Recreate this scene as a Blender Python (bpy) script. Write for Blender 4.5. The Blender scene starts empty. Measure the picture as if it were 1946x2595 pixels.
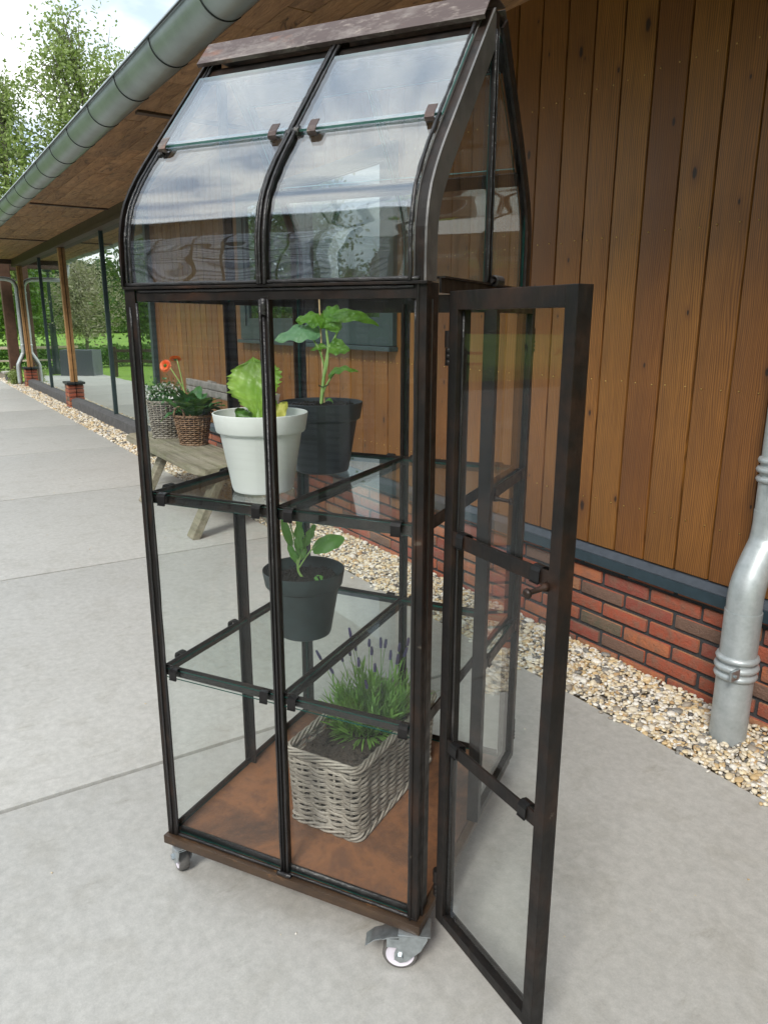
import bpy, bmesh, math, random
import numpy as np
from mathutils import Vector, Matrix
random.seed(7); RNG = np.random.default_rng(7)
PI = math.pi; R = math.radians
S = bpy.context.scene; COL = S.collection
# ------------------------------------------------------------------ camera, sky, sun, exposure
cam = bpy.data.cameras.new('camera'); camo = bpy.data.objects.new('camera', cam); COL.objects.link(camo)
cR = Vector((0.54152881, 0.84067963, 0.00207678)); cU = Vector((-0.21072939, 0.13335029, 0.96840633)); cF = Vector((-0.81384253, 0.52485757, -0.24936893))
mw = Matrix((cR, cU, -cF)).transposed().to_4x4(); mw.translation = Vector((1.3989507, -2.32145262, 1.34437087)); camo.matrix_world = mw
cam.sensor_fit = 'VERTICAL'; cam.sensor_height = 24; cam.lens = 24*1869.38/2595; cam.clip_start = 0.05; cam.clip_end = 900
S.camera = camo
w = bpy.data.worlds.new('World'); S.world = w; w.use_nodes = True
nt = w.node_tree; nt.nodes.clear()
sky = nt.nodes.new('ShaderNodeTexSky'); sky.sky_type = 'NISHITA'; sky.sun_disc = False; sky.sun_elevation = R(52); sky.sun_rotation = R(142)
sky.air_density = 1.0; sky.dust_density = 1.5
tc = nt.nodes.new('ShaderNodeTexCoord'); mp = nt.nodes.new('ShaderNodeMapping'); mp.inputs['Scale'].default_value = (1.0, 1.0, 2.4)
nz = nt.nodes.new('ShaderNodeTexNoise'); nz.inputs['Scale'].default_value = 2.1; nz.inputs['Detail'].default_value = 7; nz.inputs['Roughness'].default_value = .55
rp = nt.nodes.new('ShaderNodeValToRGB'); rp.color_ramp.elements[0].position = .36; rp.color_ramp.elements[0].color = (.6, .6, .6, 1)
rp.color_ramp.elements[1].position = .56; rp.color_ramp.elements[1].color = (.97, .97, .97, 1)
nz2 = nt.nodes.new('ShaderNodeTexNoise'); nz2.inputs['Scale'].default_value = 4.2; nz2.inputs['Detail'].default_value = 6
rc = nt.nodes.new('ShaderNodeValToRGB'); rc.color_ramp.elements[0].position = .40; rc.color_ramp.elements[0].color = (4.0, 4.8, 5.8, 1)
rc.color_ramp.elements[1].position = .60; rc.color_ramp.elements[1].color = (8.6, 8.8, 8.7, 1)
mx = nt.nodes.new('ShaderNodeMixRGB'); bg = nt.nodes.new('ShaderNodeBackground'); bg.inputs['Strength'].default_value = .1
wo = nt.nodes.new('ShaderNodeOutputWorld'); L = nt.links.new
L(tc.outputs['Generated'], mp.inputs['Vector']); L(mp.outputs[0], nz.inputs['Vector']); L(mp.outputs[0], nz2.inputs['Vector'])
L(nz.outputs['Fac'], rp.inputs[0]); L(nz2.outputs['Fac'], rc.inputs[0]); L(rp.outputs[0], mx.inputs[0]); L(sky.outputs[0], mx.inputs[1]); L(rc.outputs[0], mx.inputs[2])
L(mx.outputs[0], bg.inputs['Color']); L(bg.outputs[0], wo.inputs['Surface'])
sl = bpy.data.lights.new('sun', 'SUN'); sl.energy = 1.5; sl.angle = R(16); sl.color = (1, .95, .87)
slo = bpy.data.objects.new('sun', sl); COL.objects.link(slo); slo.rotation_euler = (R(46), 0, R(38)); slo.location = (0, -5, 12)
vs = S.view_settings; vs.view_transform = 'Standard'; vs.look = 'None'; vs.gamma = 1; vs.exposure = 1.12; vs.use_curve_mapping = False
cy = S.cycles; cy.max_bounces = 14; cy.transparent_max_bounces = 40; cy.glossy_bounces = 6; cy.diffuse_bounces = 4; cy.use_denoising = True
cy.caustics_reflective = False; cy.caustics_refractive = False; cy.sample_clamp_indirect = 6

# ------------------------------------------------------------------ materials
class Mat:
    def __init__(s, name):
        s.m = bpy.data.materials.new(name); s.m.use_nodes = True; s.nt = s.m.node_tree; s.nt.nodes.clear()
        s.out = s.nt.nodes.new('ShaderNodeOutputMaterial')
    def n(s, t, ins=None, **props):
        nd = s.nt.nodes.new('ShaderNode'+t)
        for k, v in props.items(): setattr(nd, k, v)
        for k, v in (ins or {}).items():
            sk = nd.inputs[k]
            if isinstance(v, bpy.types.NodeSocket): s.nt.links.new(v, sk)
            else: sk.default_value = v
        return nd
    def ramp(s, fac, stops, interp='LINEAR'):
        nd = s.n('ValToRGB', {0: fac}); cr = nd.color_ramp; cr.interpolation = interp
        while len(cr.elements) > 1: cr.elements.remove(cr.elements[-1])
        cr.elements[0].position = stops[0][0]; cr.elements[0].color = c4(stops[0][1])
        for p, c in stops[1:]:
            e = cr.elements.new(p); e.color = c4(c)
        return nd.outputs[0]
    def obj(s): return s.n('TexCoord').outputs['Object']
    def mapv(s, v, scale=(1,1,1), rot=(0,0,0), loc=(0,0,0)):
        return s.n('Mapping', {'Vector': v, 'Scale': scale, 'Rotation': rot, 'Location': loc}).outputs[0]
    def noise(s, v, scale, detail=4, rough=.5, dist=0):
        return s.n('TexNoise', {'Vector': v, 'Scale': scale, 'Detail': detail, 'Roughness': rough, 'Distortion': dist}).outputs['Fac']
    def mix(s, f, a, b, mode='MIX'):
        return s.n('MixRGB', {0: f, 1: a if isinstance(a, bpy.types.NodeSocket) else c4(a), 2: b if isinstance(b, bpy.types.NodeSocket) else c4(b)}, blend_type=mode).outputs[0]
    def math(s, op, a, b=0., c=0.):
        return s.n('Math', {0: a, 1: b, 2: c}, operation=op).outputs[0]
    def island(s): return s.n('NewGeometry').outputs['Random Per Island']
    def bump(s, h, strength=.3, dist=.01):
        return s.n('Bump', {'Height': h, 'Strength': strength, 'Distance': dist}).outputs[0]
    def bsdf(s, color, rough=.5, metal=0., normal=None, **kw):
        ins = {'Base Color': color if isinstance(color, bpy.types.NodeSocket) else c4(color), 'Roughness': rough, 'Metallic': metal}
        if normal is not None: ins['Normal'] = normal
        ins.update(kw)
        p = s.n('BsdfPrincipled', ins); s.nt.links.new(p.outputs[0], s.out.inputs[0]); return s.m
def c4(c): return tuple(c)+(1.,) if len(c) == 3 else tuple(c)
MT = {}
def simple(name, col, rough=.5, metal=0., var=.25, scale=30, bump=.1, bd=.002, **kw):
    m = Mat(name); v = m.obj(); f = m.noise(v, scale, 5, .6)
    a = tuple(x*(1-var) for x in col); b = tuple(min(1, x*(1+var)) for x in col)
    MT[name] = m.bsdf(m.ramp(f, [(.3, a), (.7, b)]), rough, metal, m.bump(f, bump, bd), **kw); return MT[name]
def m_steel():
    m = Mat('dark_rusty_steel'); v = m.obj()
    n1 = m.noise(v, 9, 6, .65); n2 = m.noise(m.mapv(v, (1, 1, .25)), 60, 5, .7); n3 = m.noise(v, 34, 5, .6)
    c = m.ramp(n1, [(.3, (.006, .0055, .0055)), (.5, (.011, .009, .008)), (.66, (.028, .015, .010)), (.8, (.075, .033, .017))])
    c = m.mix(m.ramp(n2, [(.52, (0,0,0)), (.78, (.55,.55,.55))]), c, (.036, .023, .017))
    c = m.mix(m.ramp(n3, [(.69, (0,0,0)), (.76, (.6,.6,.6))]), c, (.12, .10, .08))
    r = m.ramp(n3, [(.3, (.32,.32,.32)), (.7, (.6,.6,.6))])
    MT['steel'] = m.bsdf(c, r, .1, m.bump(n2, .35, .0015), **{'Specular IOR Level': .32})
m_steel()
def m_steelpale():
    m = Mat('brushed_grey_steel'); v = m.obj()
    n1 = m.noise(v, 12, 6, .65); n2 = m.noise(m.mapv(v, (1, 1, .3)), 90, 5, .7)
    c = m.ramp(n1, [(.3, (.10, .098, .098)), (.55, (.19, .185, .18)), (.75, (.20, .16, .14))])
    c = m.mix(m.ramp(n2, [(.55, (0,0,0)), (.75, (.5,.5,.5))]), c, (.14, .12, .11))
    MT['steel_pale'] = m.bsdf(c, .42, .5, m.bump(n2, .3, .001))
m_steelpale()
simple('clip_steel', (.009, .008, .008), .4, .3, .4, 60, .2)
def m_rustplate():
    m = Mat('rusty_sheet'); v = m.obj()
    n1 = m.noise(v, 4.2, 8, .7, .35); n2 = m.noise(v, 17, 8, .75, .3); n3 = m.noise(v, 170, 3, .6)
    c = m.ramp(n1, [(.30, (.035, .024, .02)), (.40, (.085, .044, .028)), (.50, (.16, .072, .036)), (.58, (.25, .105, .045)), (.66, (.17, .075, .038)), (.80, (.08, .048, .036))])
    c = m.mix(m.ramp(n2, [(.52, (0,0,0)), (.74, (.6,.6,.6))]), c, (.26, .12, .055))
    c = m.mix(m.ramp(n2, [(.25, (.7,.7,.7)), (.42, (0,0,0))]), c, (.06, .045, .04))
    c = m.mix(.12, c, m.ramp(n3, [(.3, (0,0,0)), (.7, (.5,.4,.3))]), 'OVERLAY')
    MT['rust'] = m.bsdf(c, .72, .0, m.bump(n3, .15, .001))
m_rustplate()
def m_cap():
    m = Mat('weathered_ridge_sheet'); v = m.mapv(m.obj(), (.5, 1, 1))
    n1 = m.noise(v, 12, 7, .72, .6); n2 = m.noise(v, 60, 6, .7); n3 = m.noise(v, 4, 5, .6)
    c = m.ramp(n3, [(.3, (.040, .027, .025)), (.6, (.085, .055, .05))])
    c = m.mix(m.ramp(n1, [(.50, (0,0,0)), (.68, (.75,.75,.75))]), c, (.30, .265, .24))
    c = m.mix(m.ramp(n2, [(.56, (0,0,0)), (.74, (.6,.6,.6))]), c, (.42, .36, .31))
    c = m.mix(m.ramp(m.noise(v, 22, 5), [(.6, (0,0,0)), (.72, (.6,.6,.6))]), c, (.26, .10, .05))
    MT['cap'] = m.bsdf(c, .5, .25, m.bump(n2, .2, .001))
m_cap()
def m_putty():
    m = Mat('black_sealant'); v = m.obj(); n1 = m.noise(v, 55, 5, .65); n2 = m.noise(v, 14, 4)
    c = m.ramp(n2, [(.35, (.009, .009, .010)), (.62, (.02, .018, .018)), (.8, (.06, .055, .055))])
    MT['putty'] = m.bsdf(c, .28, 0, m.bump(n1, .9, .004))
m_putty()
def m_base():
    m = Mat('worn_brown_base_steel'); v = m.mapv(m.obj(), (.4, 1, 1)); n1 = m.noise(v, 9, 7, .7, .5); n2 = m.noise(v, 45, 6, .7)
    c = m.ramp(n1, [(.3, (.022, .014, .009)), (.5, (.055, .032, .018)), (.7, (.10, .058, .03))]); c = m.mix(m.ramp(n2, [(.62, (0,0,0)), (.72, (.8,.8,.8))]), c, (.24, .12, .05)); c = m.mix(m.ramp(n2, [(.25, (.7,.7,.7)), (.36, (0,0,0))]), c, (.015, .011, .009))
    MT['base_steel'] = m.bsdf(c, .45, .1, m.bump(n2, .4, .0015))
m_base()
def m_glass(name, f0, tint=(.965, .985, .975), wav=0., rough=0.0, dirt=.02, wscale=6):
    m = Mat(name); g = m.n('NewGeometry')
    dp = m.n('VectorMath', {0: g.outputs['Incoming'], 1: g.outputs['Normal']}, operation='DOT_PRODUCT').outputs['Value']
    c = m.math('SUBTRACT', 1., m.math('ABSOLUTE', dp)); fr = m.math('MULTIPLY_ADD', m.math('POWER', c, 5.), 1-f0, f0)
    gi = {'Color': (1, 1, 1, 1), 'Roughness': rough}
    if wav: gi['Normal'] = m.bump(m.noise(m.mapv(m.obj(), (.5, 1, 1)), wscale, 2, .4), 1., wav)
    gl = m.n('BsdfAnisotropic', gi).outputs[0]
    tr = m.n('BsdfTransparent', {'Color': c4(tint)}).outputs[0]
    mx = m.n('MixShader', {0: fr, 1: tr, 2: gl}).outputs[0]
    df = m.n('BsdfDiffuse', {'Color': (.75, .77, .78, 1)}).outputs[0]
    v = m.obj(); dn = m.ramp(m.noise(m.mapv(v, (1, 1, .35)), 9, 8, .7), [(.5, (dirt*.12,)*3), (.72, (dirt*.7,)*3), (.84, (dirt*3,)*3)])
    m2 = m.n('MixShader', {0: dn, 1: mx, 2: df}).outputs[0]
    m.nt.links.new(m2, m.out.inputs[0]); MT[name] = m.m
m_glass('pane_glass', .016, (.98, .992, .988), dirt=.006)
m_glass('roof_glass', .2, (.9, .95, .98), wav=.0006, dirt=.008, wscale=2)
m_glass('curved_glass', .17, (.93, .965, .97), wav=.006, dirt=.008, wscale=5)
m_glass('shelf_glass', .04, (.93, .965, .955), dirt=.015)
simple('glass_edge', (.012, .075, .062), .12, 0, .2)
simple('glass_edge_pale', (.18, .42, .40), .12, 0, .2)
def m_facade():
    m = Mat('mirror_glazing'); g = m.n('NewGeometry'); v = m.obj()
    nb = m.bump(m.noise(v, .7, 2, .4), 1., .004)
    gl = m.n('BsdfAnisotropic', {'Color': (.86, .92, .88, 1), 'Roughness': .004, 'Normal': nb}).outputs[0]
    df = m.n('BsdfPrincipled', {'Base Color': (.012, .016, .015, 1), 'Roughness': .2}).outputs[0]
    fr = m.n('LayerWeight', {'Blend': .5}).outputs['Facing']
    f = m.ramp(fr, [(0., (.16,)*3), (.5, (.3,)*3), (.85, (.80,)*3), (1., (1.,)*3)])
    m.nt.links.new(m.n('MixShader', {0: f, 1: df, 2: gl}).outputs[0], m.out.inputs[0]); MT['facade_glass'] = m.m
m_facade()
def m_boards():
    m = Mat('stained_pine_boards'); v0 = m.obj(); isl = m.island()
    off = m.n('CombineXYZ', {0: m.math('MULTIPLY', isl, 37.), 1: m.math('MULTIPLY', isl, 11.), 2: m.math('MULTIPLY', isl, 53.)}).outputs[0]
    v = m.n('VectorMath', {0: v0, 1: off}, operation='ADD').outputs[0]
    gv = m.mapv(v, (1, 1, .05))
    warp = m.noise(m.mapv(v, (1, 1, .22)), 5, 3, .5)
    wv = m.n('TexWave', {'Vector': m.n('VectorMath', {0: gv, 1: m.n('CombineXYZ', {0: m.math('MULTIPLY', warp, .09)}).outputs[0]}, operation='ADD').outputs[0],
             'Scale': 42, 'Distortion': 2.2, 'Detail': 3, 'Detail Scale': 1.5}, bands_direction='X').outputs['Fac']
    fine = m.noise(m.mapv(v, (1, 1, .02)), 260, 3, .7); mott = m.noise(v, 1.3, 4, .6)
    c = m.ramp(wv, [(0., (.11, .042, .010)), (.3, (.25, .10, .020)), (1., (.38, .16, .030))])
    c = m.mix(.36, c, m.ramp(fine, [(.36, (.07, .028, .008)), (.64, (.38, .165, .038))]))
    c = m.mix(m.ramp(mott, [(.36, (.6,.6,.6)), (.6, (0,0,0))]), c, (.14, .055, .016))
    hv = m.n('HueSaturation', {'Hue': m.math('MULTIPLY_ADD', isl, .010, .494), 'Saturation': 1.0, 'Value': m.math('MULTIPLY_ADD', isl, .26, .72), 'Color': c}).outputs[0]
    # knots
    sp_ = m.n('SeparateXYZ', {0: v}); kv = m.n('CombineXYZ', {0: m.math('MULTIPLY', sp_.outputs[0], 7.2), 1: m.math('MULTIPLY', sp_.outputs[2], 3.4)}).outputs[0]; vo = m.n('TexVoronoi', {'Vector': kv, 'Scale': 1., 'Randomness': 1.}, voronoi_dimensions='2D'); sc_ = m.n('SeparateColor', {0: vo.outputs['Color']}); d = m.math('MULTIPLY', vo.outputs['Distance'], m.math('MULTIPLY_ADD', sc_.outputs[1], 2.2, .75))
    d = m.math('ADD', d, m.math('MULTIPLY', m.math('SUBTRACT', m.noise(v, 60, 3), .5), .03)); sel = m.math('GREATER_THAN', sc_.outputs[0], .50)
    k = m.math('MULTIPLY', sel, m.ramp(d, [(.04, (1,1,1)), (.07, (0,0,0))])); halo = m.math('MULTIPLY', sel, m.ramp(d, [(.06, (.55,.55,.55)), (.22, (0,0,0))]))
    c = m.mix(halo, hv, (.13, .048, .014)); c = m.mix(k, c, (.028, .013, .007))
    MT['boards'] = m.bsdf(c, m.ramp(fine, [(.3, (.42,)*3), (.7, (.58,)*3)]), 0, m.bump(m.math('ADD', m.math('MULTIPLY', wv, .5), fine), .22, .0015))
m_boards()
def m_soffit():
    m = Mat('rough_sawn_soffit'); v0 = m.obj(); isl = m.island()
    v = m.n('VectorMath', {0: v0, 1: m.n('CombineXYZ', {0: m.math('MULTIPLY', isl, 31.), 1: m.math('MULTIPLY', isl, 17.)}).outputs[0]}, operation='ADD').outputs[0]
    g = m.noise(m.mapv(v, (.22, 1, 1), rot=(0, 0, .12)), 14, 6, .75, 1.6); f = m.noise(m.mapv(v, (.05, 1, 1)), 120, 3, .7)
    c = m.ramp(g, [(.32, (.06, .028, .012)), (.43, (.26, .135, .06)), (.6, (.40, .22, .10)), (.78, (.48, .28, .14))])
    c = m.n('HueSaturation', {'Value': m.math('MULTIPLY_ADD', isl, .4, .8), 'Color': c}).outputs[0]
    MT['soffit'] = m.bsdf(c, .7, 0, m.bump(m.math('ADD', g, m.math('MULTIPLY', f, .3)), 1., .02))
m_soffit()
def m_brick():
    m = Mat('red_clay_brick'); isl = m.island(); v = m.obj(); n1 = m.noise(v, 22, 6, .7); n2 = m.noise(v, 120, 4, .7)
    c = m.ramp(isl, [(0., (.36, .085, .045)), (.18, (.42, .14, .062)), (.34, (.27, .065, .045)), (.46, (.38, .17, .08)), (.58, (.33, .08, .042)), (.70, (.16, .095, .07)), (.78, (.12, .10, .068)), (.83, (.37, .095, .045))], 'CONSTANT')
    c = m.mix(m.ramp(n1, [(.42, (0,0,0)), (.68, (.8,.8,.8))]), c, (.20, .115, .08)); c = m.mix(m.ramp(n2, [(.66, (0,0,0)), (.78, (.7,.7,.7))]), c, (.06, .035, .03))
    MT['brick'] = m.bsdf(c, .85, 0, m.bump(m.math('ADD', n1, m.math('MULTIPLY', n2, .6)), 1., .008))
m_brick()
simple('mortar', (.045, .047, .05), .95, 0, .3, 140, .5, .003)
def m_concrete():
    m = Mat('power_floated_concrete'); v = m.obj(); isl = m.island()
    n1 = m.noise(v, 1.1, 6, .6, .6); n2 = m.noise(v, 7, 7, .68, .4); n3 = m.noise(v, 260, 3, .7); n4 = m.noise(m.mapv(v, (1, .3, 1), rot=(0, 0, .6)), 13, 6, .7)
    c = m.ramp(n1, [(.3, (.43, .427, .402)), (.7, (.475, .472, .447))])
    c = m.mix(m.ramp(n2, [(.33, (.5,.5,.5)), (.50, (0,0,0))]), c, (.365, .355, .32)); c = m.mix(m.ramp(n2, [(.56, (0,0,0)), (.75, (.5,.5,.5))]), c, (.47, .46, .44))
    c = m.mix(m.ramp(n4, [(.60, (0,0,0)), (.72, (.5,.5,.5))]), c, (.28, .265, .22))
    sp = m.noise(v, 55, 3, .8); c = m.mix(m.ramp(sp, [(.735, (0,0,0)), (.76, (.6,.6,.6))]), c, (.12, .11, .09)); c = m.mix(m.ramp(sp, [(.23, (.5,.5,.5)), (.26, (0,0,0))]), c, (.6, .59, .56))
    c = m.n('HueSaturation', {'Value': m.math('MULTIPLY_ADD', isl, .08, .96), 'Color': c}).outputs[0]
    c = m.mix(.22, c, m.ramp(m.noise(v, 34, 6, .75), [(.35, (.25,.25,.25)), (.65, (.75,.75,.75))]), 'OVERLAY'); c = m.mix(.14, c, m.ramp(n3, [(.3, (.2,.2,.2)), (.7, (.75,.75,.75))]), 'OVERLAY')
    MT['concrete'] = m.bsdf(c, .62, 0, m.bump(m.math('ADD', m.math('MULTIPLY', n2, .6), m.math('MULTIPLY', n3, .35)), .25, .002))
m_concrete()
simple('joint_dirt', (.05, .047, .04), .95, 0, .3, 80, .5)
def m_pebble():
    m = Mat('mixed_pebbles'); isl = m.island(); v = m.obj(); n = m.noise(v, 90, 5, .65)
    c = m.ramp(isl, [(0., (.66, .55, .36)), (.16, (.78, .75, .68)), (.3, (.56, .40, .20)), (.4, (.62, .56, .45)), (.52, (.30, .26, .21)), (.58, (.74, .66, .50)), (.70, (.44, .28, .13)), (.76, (.17, .17, .165)), (.83, (.72, .69, .63)), (.92, (.06, .06, .065)), (.955, (.60, .48, .30))], 'CONSTANT')
    c = m.mix(m.ramp(n, [(.4, (0,0,0)), (.72, (.5,.5,.5))]), c, (.38, .33, .26))
    MT['pebble'] = m.bsdf(c, .55, 0, m.bump(n, .3, .002))
m_pebble()
simple('soil_base', (.16, .13, .09), .95, 0, .3, 60, .5)
simple('zinc_gutter', (.27, .31, .305), .4, .6, .16, 5, .12, .002)
simple('zinc_light', (.50, .54, .56), .42, .75, .14, 9, .1, .002)
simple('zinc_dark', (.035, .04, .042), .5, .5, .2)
def m_pvc():
    m = Mat('zinc_downpipe'); v = m.obj(); n = m.noise(v, 22, 6, .7); n2 = m.noise(m.mapv(v, (1, 1, .3)), 9, 5)
    c = m.ramp(n, [(.3, (.36, .40, .41)), (.7, (.50, .54, .555))]); c = m.mix(m.ramp(n2, [(.5, (0,0,0)), (.75, (.45,.45,.45))]), c, (.27, .30, .31)); c = m.mix(.25, c, m.ramp(m.n('TexVoronoi', {'Vector': v, 'Scale': 75.}).outputs['Distance'], [(.1, (.42,.42,.42)), (.6, (.6,.6,.6))]), 'SOFT_LIGHT')
    MT['pipe'] = m.bsdf(c, .46, .45, m.bump(n, .1, .001))
m_pvc()
simple('flashing', (.028, .05, .065), .35, .2, .15); simple('flashing_top', (.055, .066, .082), .45, .2, .2)
simple('frame_green', (.028, .048, .052), .45, 0, .15)
simple('timber_golden', (.36, .19, .075), .6, 0, .25, 14, .3, .003); simple('timber_dark', (.055, .030, .019), .65, 0, .3, 10, .3, .003)
simple('timber_brown', (.085, .042, .024), .65, 0, .3, 10, .3, .003)
simple('stone_dark', (.085, .085, .088), .75, 0, .35, 16, .4, .004); simple('stone_grey', (.36, .35, .32), .85, 0, .25, 20, .4, .004)
simple('galv', (.42, .46, .48), .3, .85, .2, 60, .15, .001); simple('wheel_white', (.72, .68, .76), .45, 0, .06, 10, .02)
simple('rubber', (.11, .105, .10), .7, 0, .25, 40, .2); simple('dark_gap', (.006, .006, .007), .6)
simple('white_plastic', (.74, .75, .735), .42, 0, .045, 9, .06, .001); simple('anthracite_plastic', (.024, .030, .035), .48, 0, .3, 26, .05, .001)
simple('green_black_plastic', (.018, .03, .032), .5, 0, .3, 26, .05, .001)
simple('potting_soil', (.016, .012, .009), .95, 0, .5, 120, 1., .01); simple('dry_soil', (.065, .05, .04), .95, 0, .45, 110, 1., .008)
simple('bamboo', (.58, .38, .20), .5, 0, .2, 60, .1); simple('twine', (.02, .03, .02), .7)
def m_leaf(name, c1, c2, c3, vein=(.3, .4, .15), rough=.45, scale=60, bump=.5, trans=.3, bd=.004):
    m = Mat(name); v = m.obj(); n1 = m.noise(v, scale*.4, 4, .6); vo = m.n('TexVoronoi', {'Vector': v, 'Scale': scale}).outputs['Distance']
    c = m.ramp(n1, [(.3, c1), (.55, c2), (.75, c3)]); isl = m.island()
    c = m.n('HueSaturation', {'Value': m.math('MULTIPLY_ADD', isl, .35, .82), 'Color': c}).outputs[0]
    nb = m.bump(vo, bump, bd)
    p = m.n('BsdfPrincipled', {'Base Color': c, 'Roughness': rough, 'Normal': nb}).outputs[0]
    t = m.n('BsdfTranslucent', {'Color': m.mix(.4, c, (.35, .5, .06))}).outputs[0]
    m.nt.links.new(m.n('MixShader', {0: trans, 1: p, 2: t}).outputs[0], m.out.inputs[0]); MT[name] = m.m
m_leaf('lettuce_leaf', (.22, .42, .05), (.34, .55, .09), (.50, .68, .22), scale=38, bump=.7, trans=.42, rough=.35)
m_leaf('yellow_leaf', (.62, .60, .10), (.72, .68, .16), (.76, .74, .3), scale=40, trans=.4)
m_leaf('dark_leaf', (.035, .11, .012), (.07, .19, .02), (.13, .28, .04), scale=60, trans=.3)
m_leaf('cucumber_leaf', (.09, .24, .022), (.15, .34, .035), (.23, .44, .06), scale=110, bump=.8, trans=.38, rough=.4)
m_leaf('bluish_leaf', (.10, .24, .11), (.15, .31, .15), (.2, .37, .19), scale=90, bump=.5, trans=.2)
m_leaf('kohlrabi_leaf', (.08, .24, .035), (.12, .32, .05), (.2, .42, .1), scale=30, bump=.2, trans=.35)
m_leaf('stem_green', (.22, .38, .09), (.30, .46, .13), (.38, .52, .2), scale=80, bump=.1, trans=.1)
m_leaf('lavender_leaf', (.13, .27, .05), (.20, .37, .08), (.30, .47, .14), scale=60, bump=.1, trans=.3, rough=.5)
m_leaf('lavender_head', (.04, .032, .08), (.065, .048, .14), (.10, .075, .20), scale=200, bump=.3, trans=.05)
m_leaf('gerbera_leaf', (.022, .085, .022), (.04, .14, .035), (.075, .2, .06), scale=40, bump=.4, trans=.2)
m_leaf('gerbera_petal', (.75, .06, .012), (.85, .12, .02), (.9, .3, .05), scale=40, bump=.1, trans=.25)
m_leaf('white_petal', (.75, .75, .75), (.85, .85, .84), (.8, .8, .82), scale=40, bump=.1, trans=.3)
m_leaf('birch_leaf', (.16, .21, .07), (.26, .33, .11), (.36, .43, .17), scale=3, bump=0, trans=.35)
m_leaf('wood_leaf', (.05, .12, .018), (.10, .20, .028), (.17, .29, .05), scale=1, bump=0, trans=.3)
m_leaf('dark_wood_leaf', (.02, .055, .014), (.035, .085, .02), (.06, .13, .03), scale=1, bump=0, trans=.2)
m_leaf('blossom_leaf', (.26, .25, .15), (.38, .36, .25), (.50, .46, .36), scale=3, bump=0, trans=.3)
simple('bark', (.14, .125, .10), .9, 0, .45, 14, .6, .01)
def m_grass():
    m = Mat('mown_grass'); v = m.obj(); n1 = m.noise(v, .12, 5, .6); n2 = m.noise(v, 3, 6, .7)
    c = m.ramp(n1, [(.3, (.13, .27, .025)), (.6, (.22, .38, .035)), (.8, (.32, .44, .07))]); c = m.mix(.4, c, m.ramp(n2, [(.3, (.05, .13, .012)), (.7, (.26, .42, .05))]))
    MT['grass'] = m.bsdf(c, .9, 0, m.bump(n2, .5, .03))
m_grass()
def m_wicker(name, c1, c2, c3):
    m = Mat(name); v = m.obj(); n1 = m.noise(v, 16, 5, .7); n2 = m.noise(v, 150, 4, .6)
    c = m.ramp(n1, [(.3, c1), (.52, c2), (.72, c3)]); c = m.mix(m.ramp(n2, [(.5, (0,0,0)), (.75, (.5,.5,.5))]), c, tuple(x*.45 for x in c1))
    c = m.n('HueSaturation', {'Value': m.math('MULTIPLY_ADD', m.island(), .4, .8), 'Color': c}).outputs[0]
    MT[name] = m.bsdf(c, .65, 0, m.bump(n2, .4, .0015))
m_wicker('grey_wicker', (.17, .145, .12), (.30, .265, .225), (.42, .38, .33)); m_wicker('brown_wicker', (.14, .075, .04), (.24, .14, .08), (.36, .24, .15))
def m_oldwood():
    m = Mat('weathered_bench_wood'); v = m.obj(); isl = m.island(); n1 = m.noise(m.mapv(v, (.06, 1, 1)), 26, 6, .7); n2 = m.noise(v, 5, 6, .65)
    c = m.ramp(n1, [(.3, (.12, .105, .075)), (.5, (.26, .23, .17)), (.75, (.38, .345, .27))]); c = m.mix(m.ramp(n2, [(.45, (0,0,0)), (.7, (.6,.6,.6))]), c, (.12, .13, .05))
    MT['old_wood'] = m.bsdf(c, .85, 0, m.bump(n1, .6, .005))
m_oldwood()
simple('grey_wood', (.23, .215, .20), .85, 0, .35, 18, .5, .004); simple('brass', (.75, .55, .2), .3, 1, .1); simple('rail_wood', (.62, .50, .42), .8, 0, .15)
simple('lamp_iron', (.02, .035, .035), .5, .3, .15); simple('box_grey', (.10, .115, .13), .6, 0, .12)
simple('barn_board', (.10, .062, .042), .8, 0, .35, 6, .3); simple('white_sheet', (.66, .66, .72), .4, 0, .06); simple('white_strip', (.22, .23, .28), .5, 0, .1)

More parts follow.
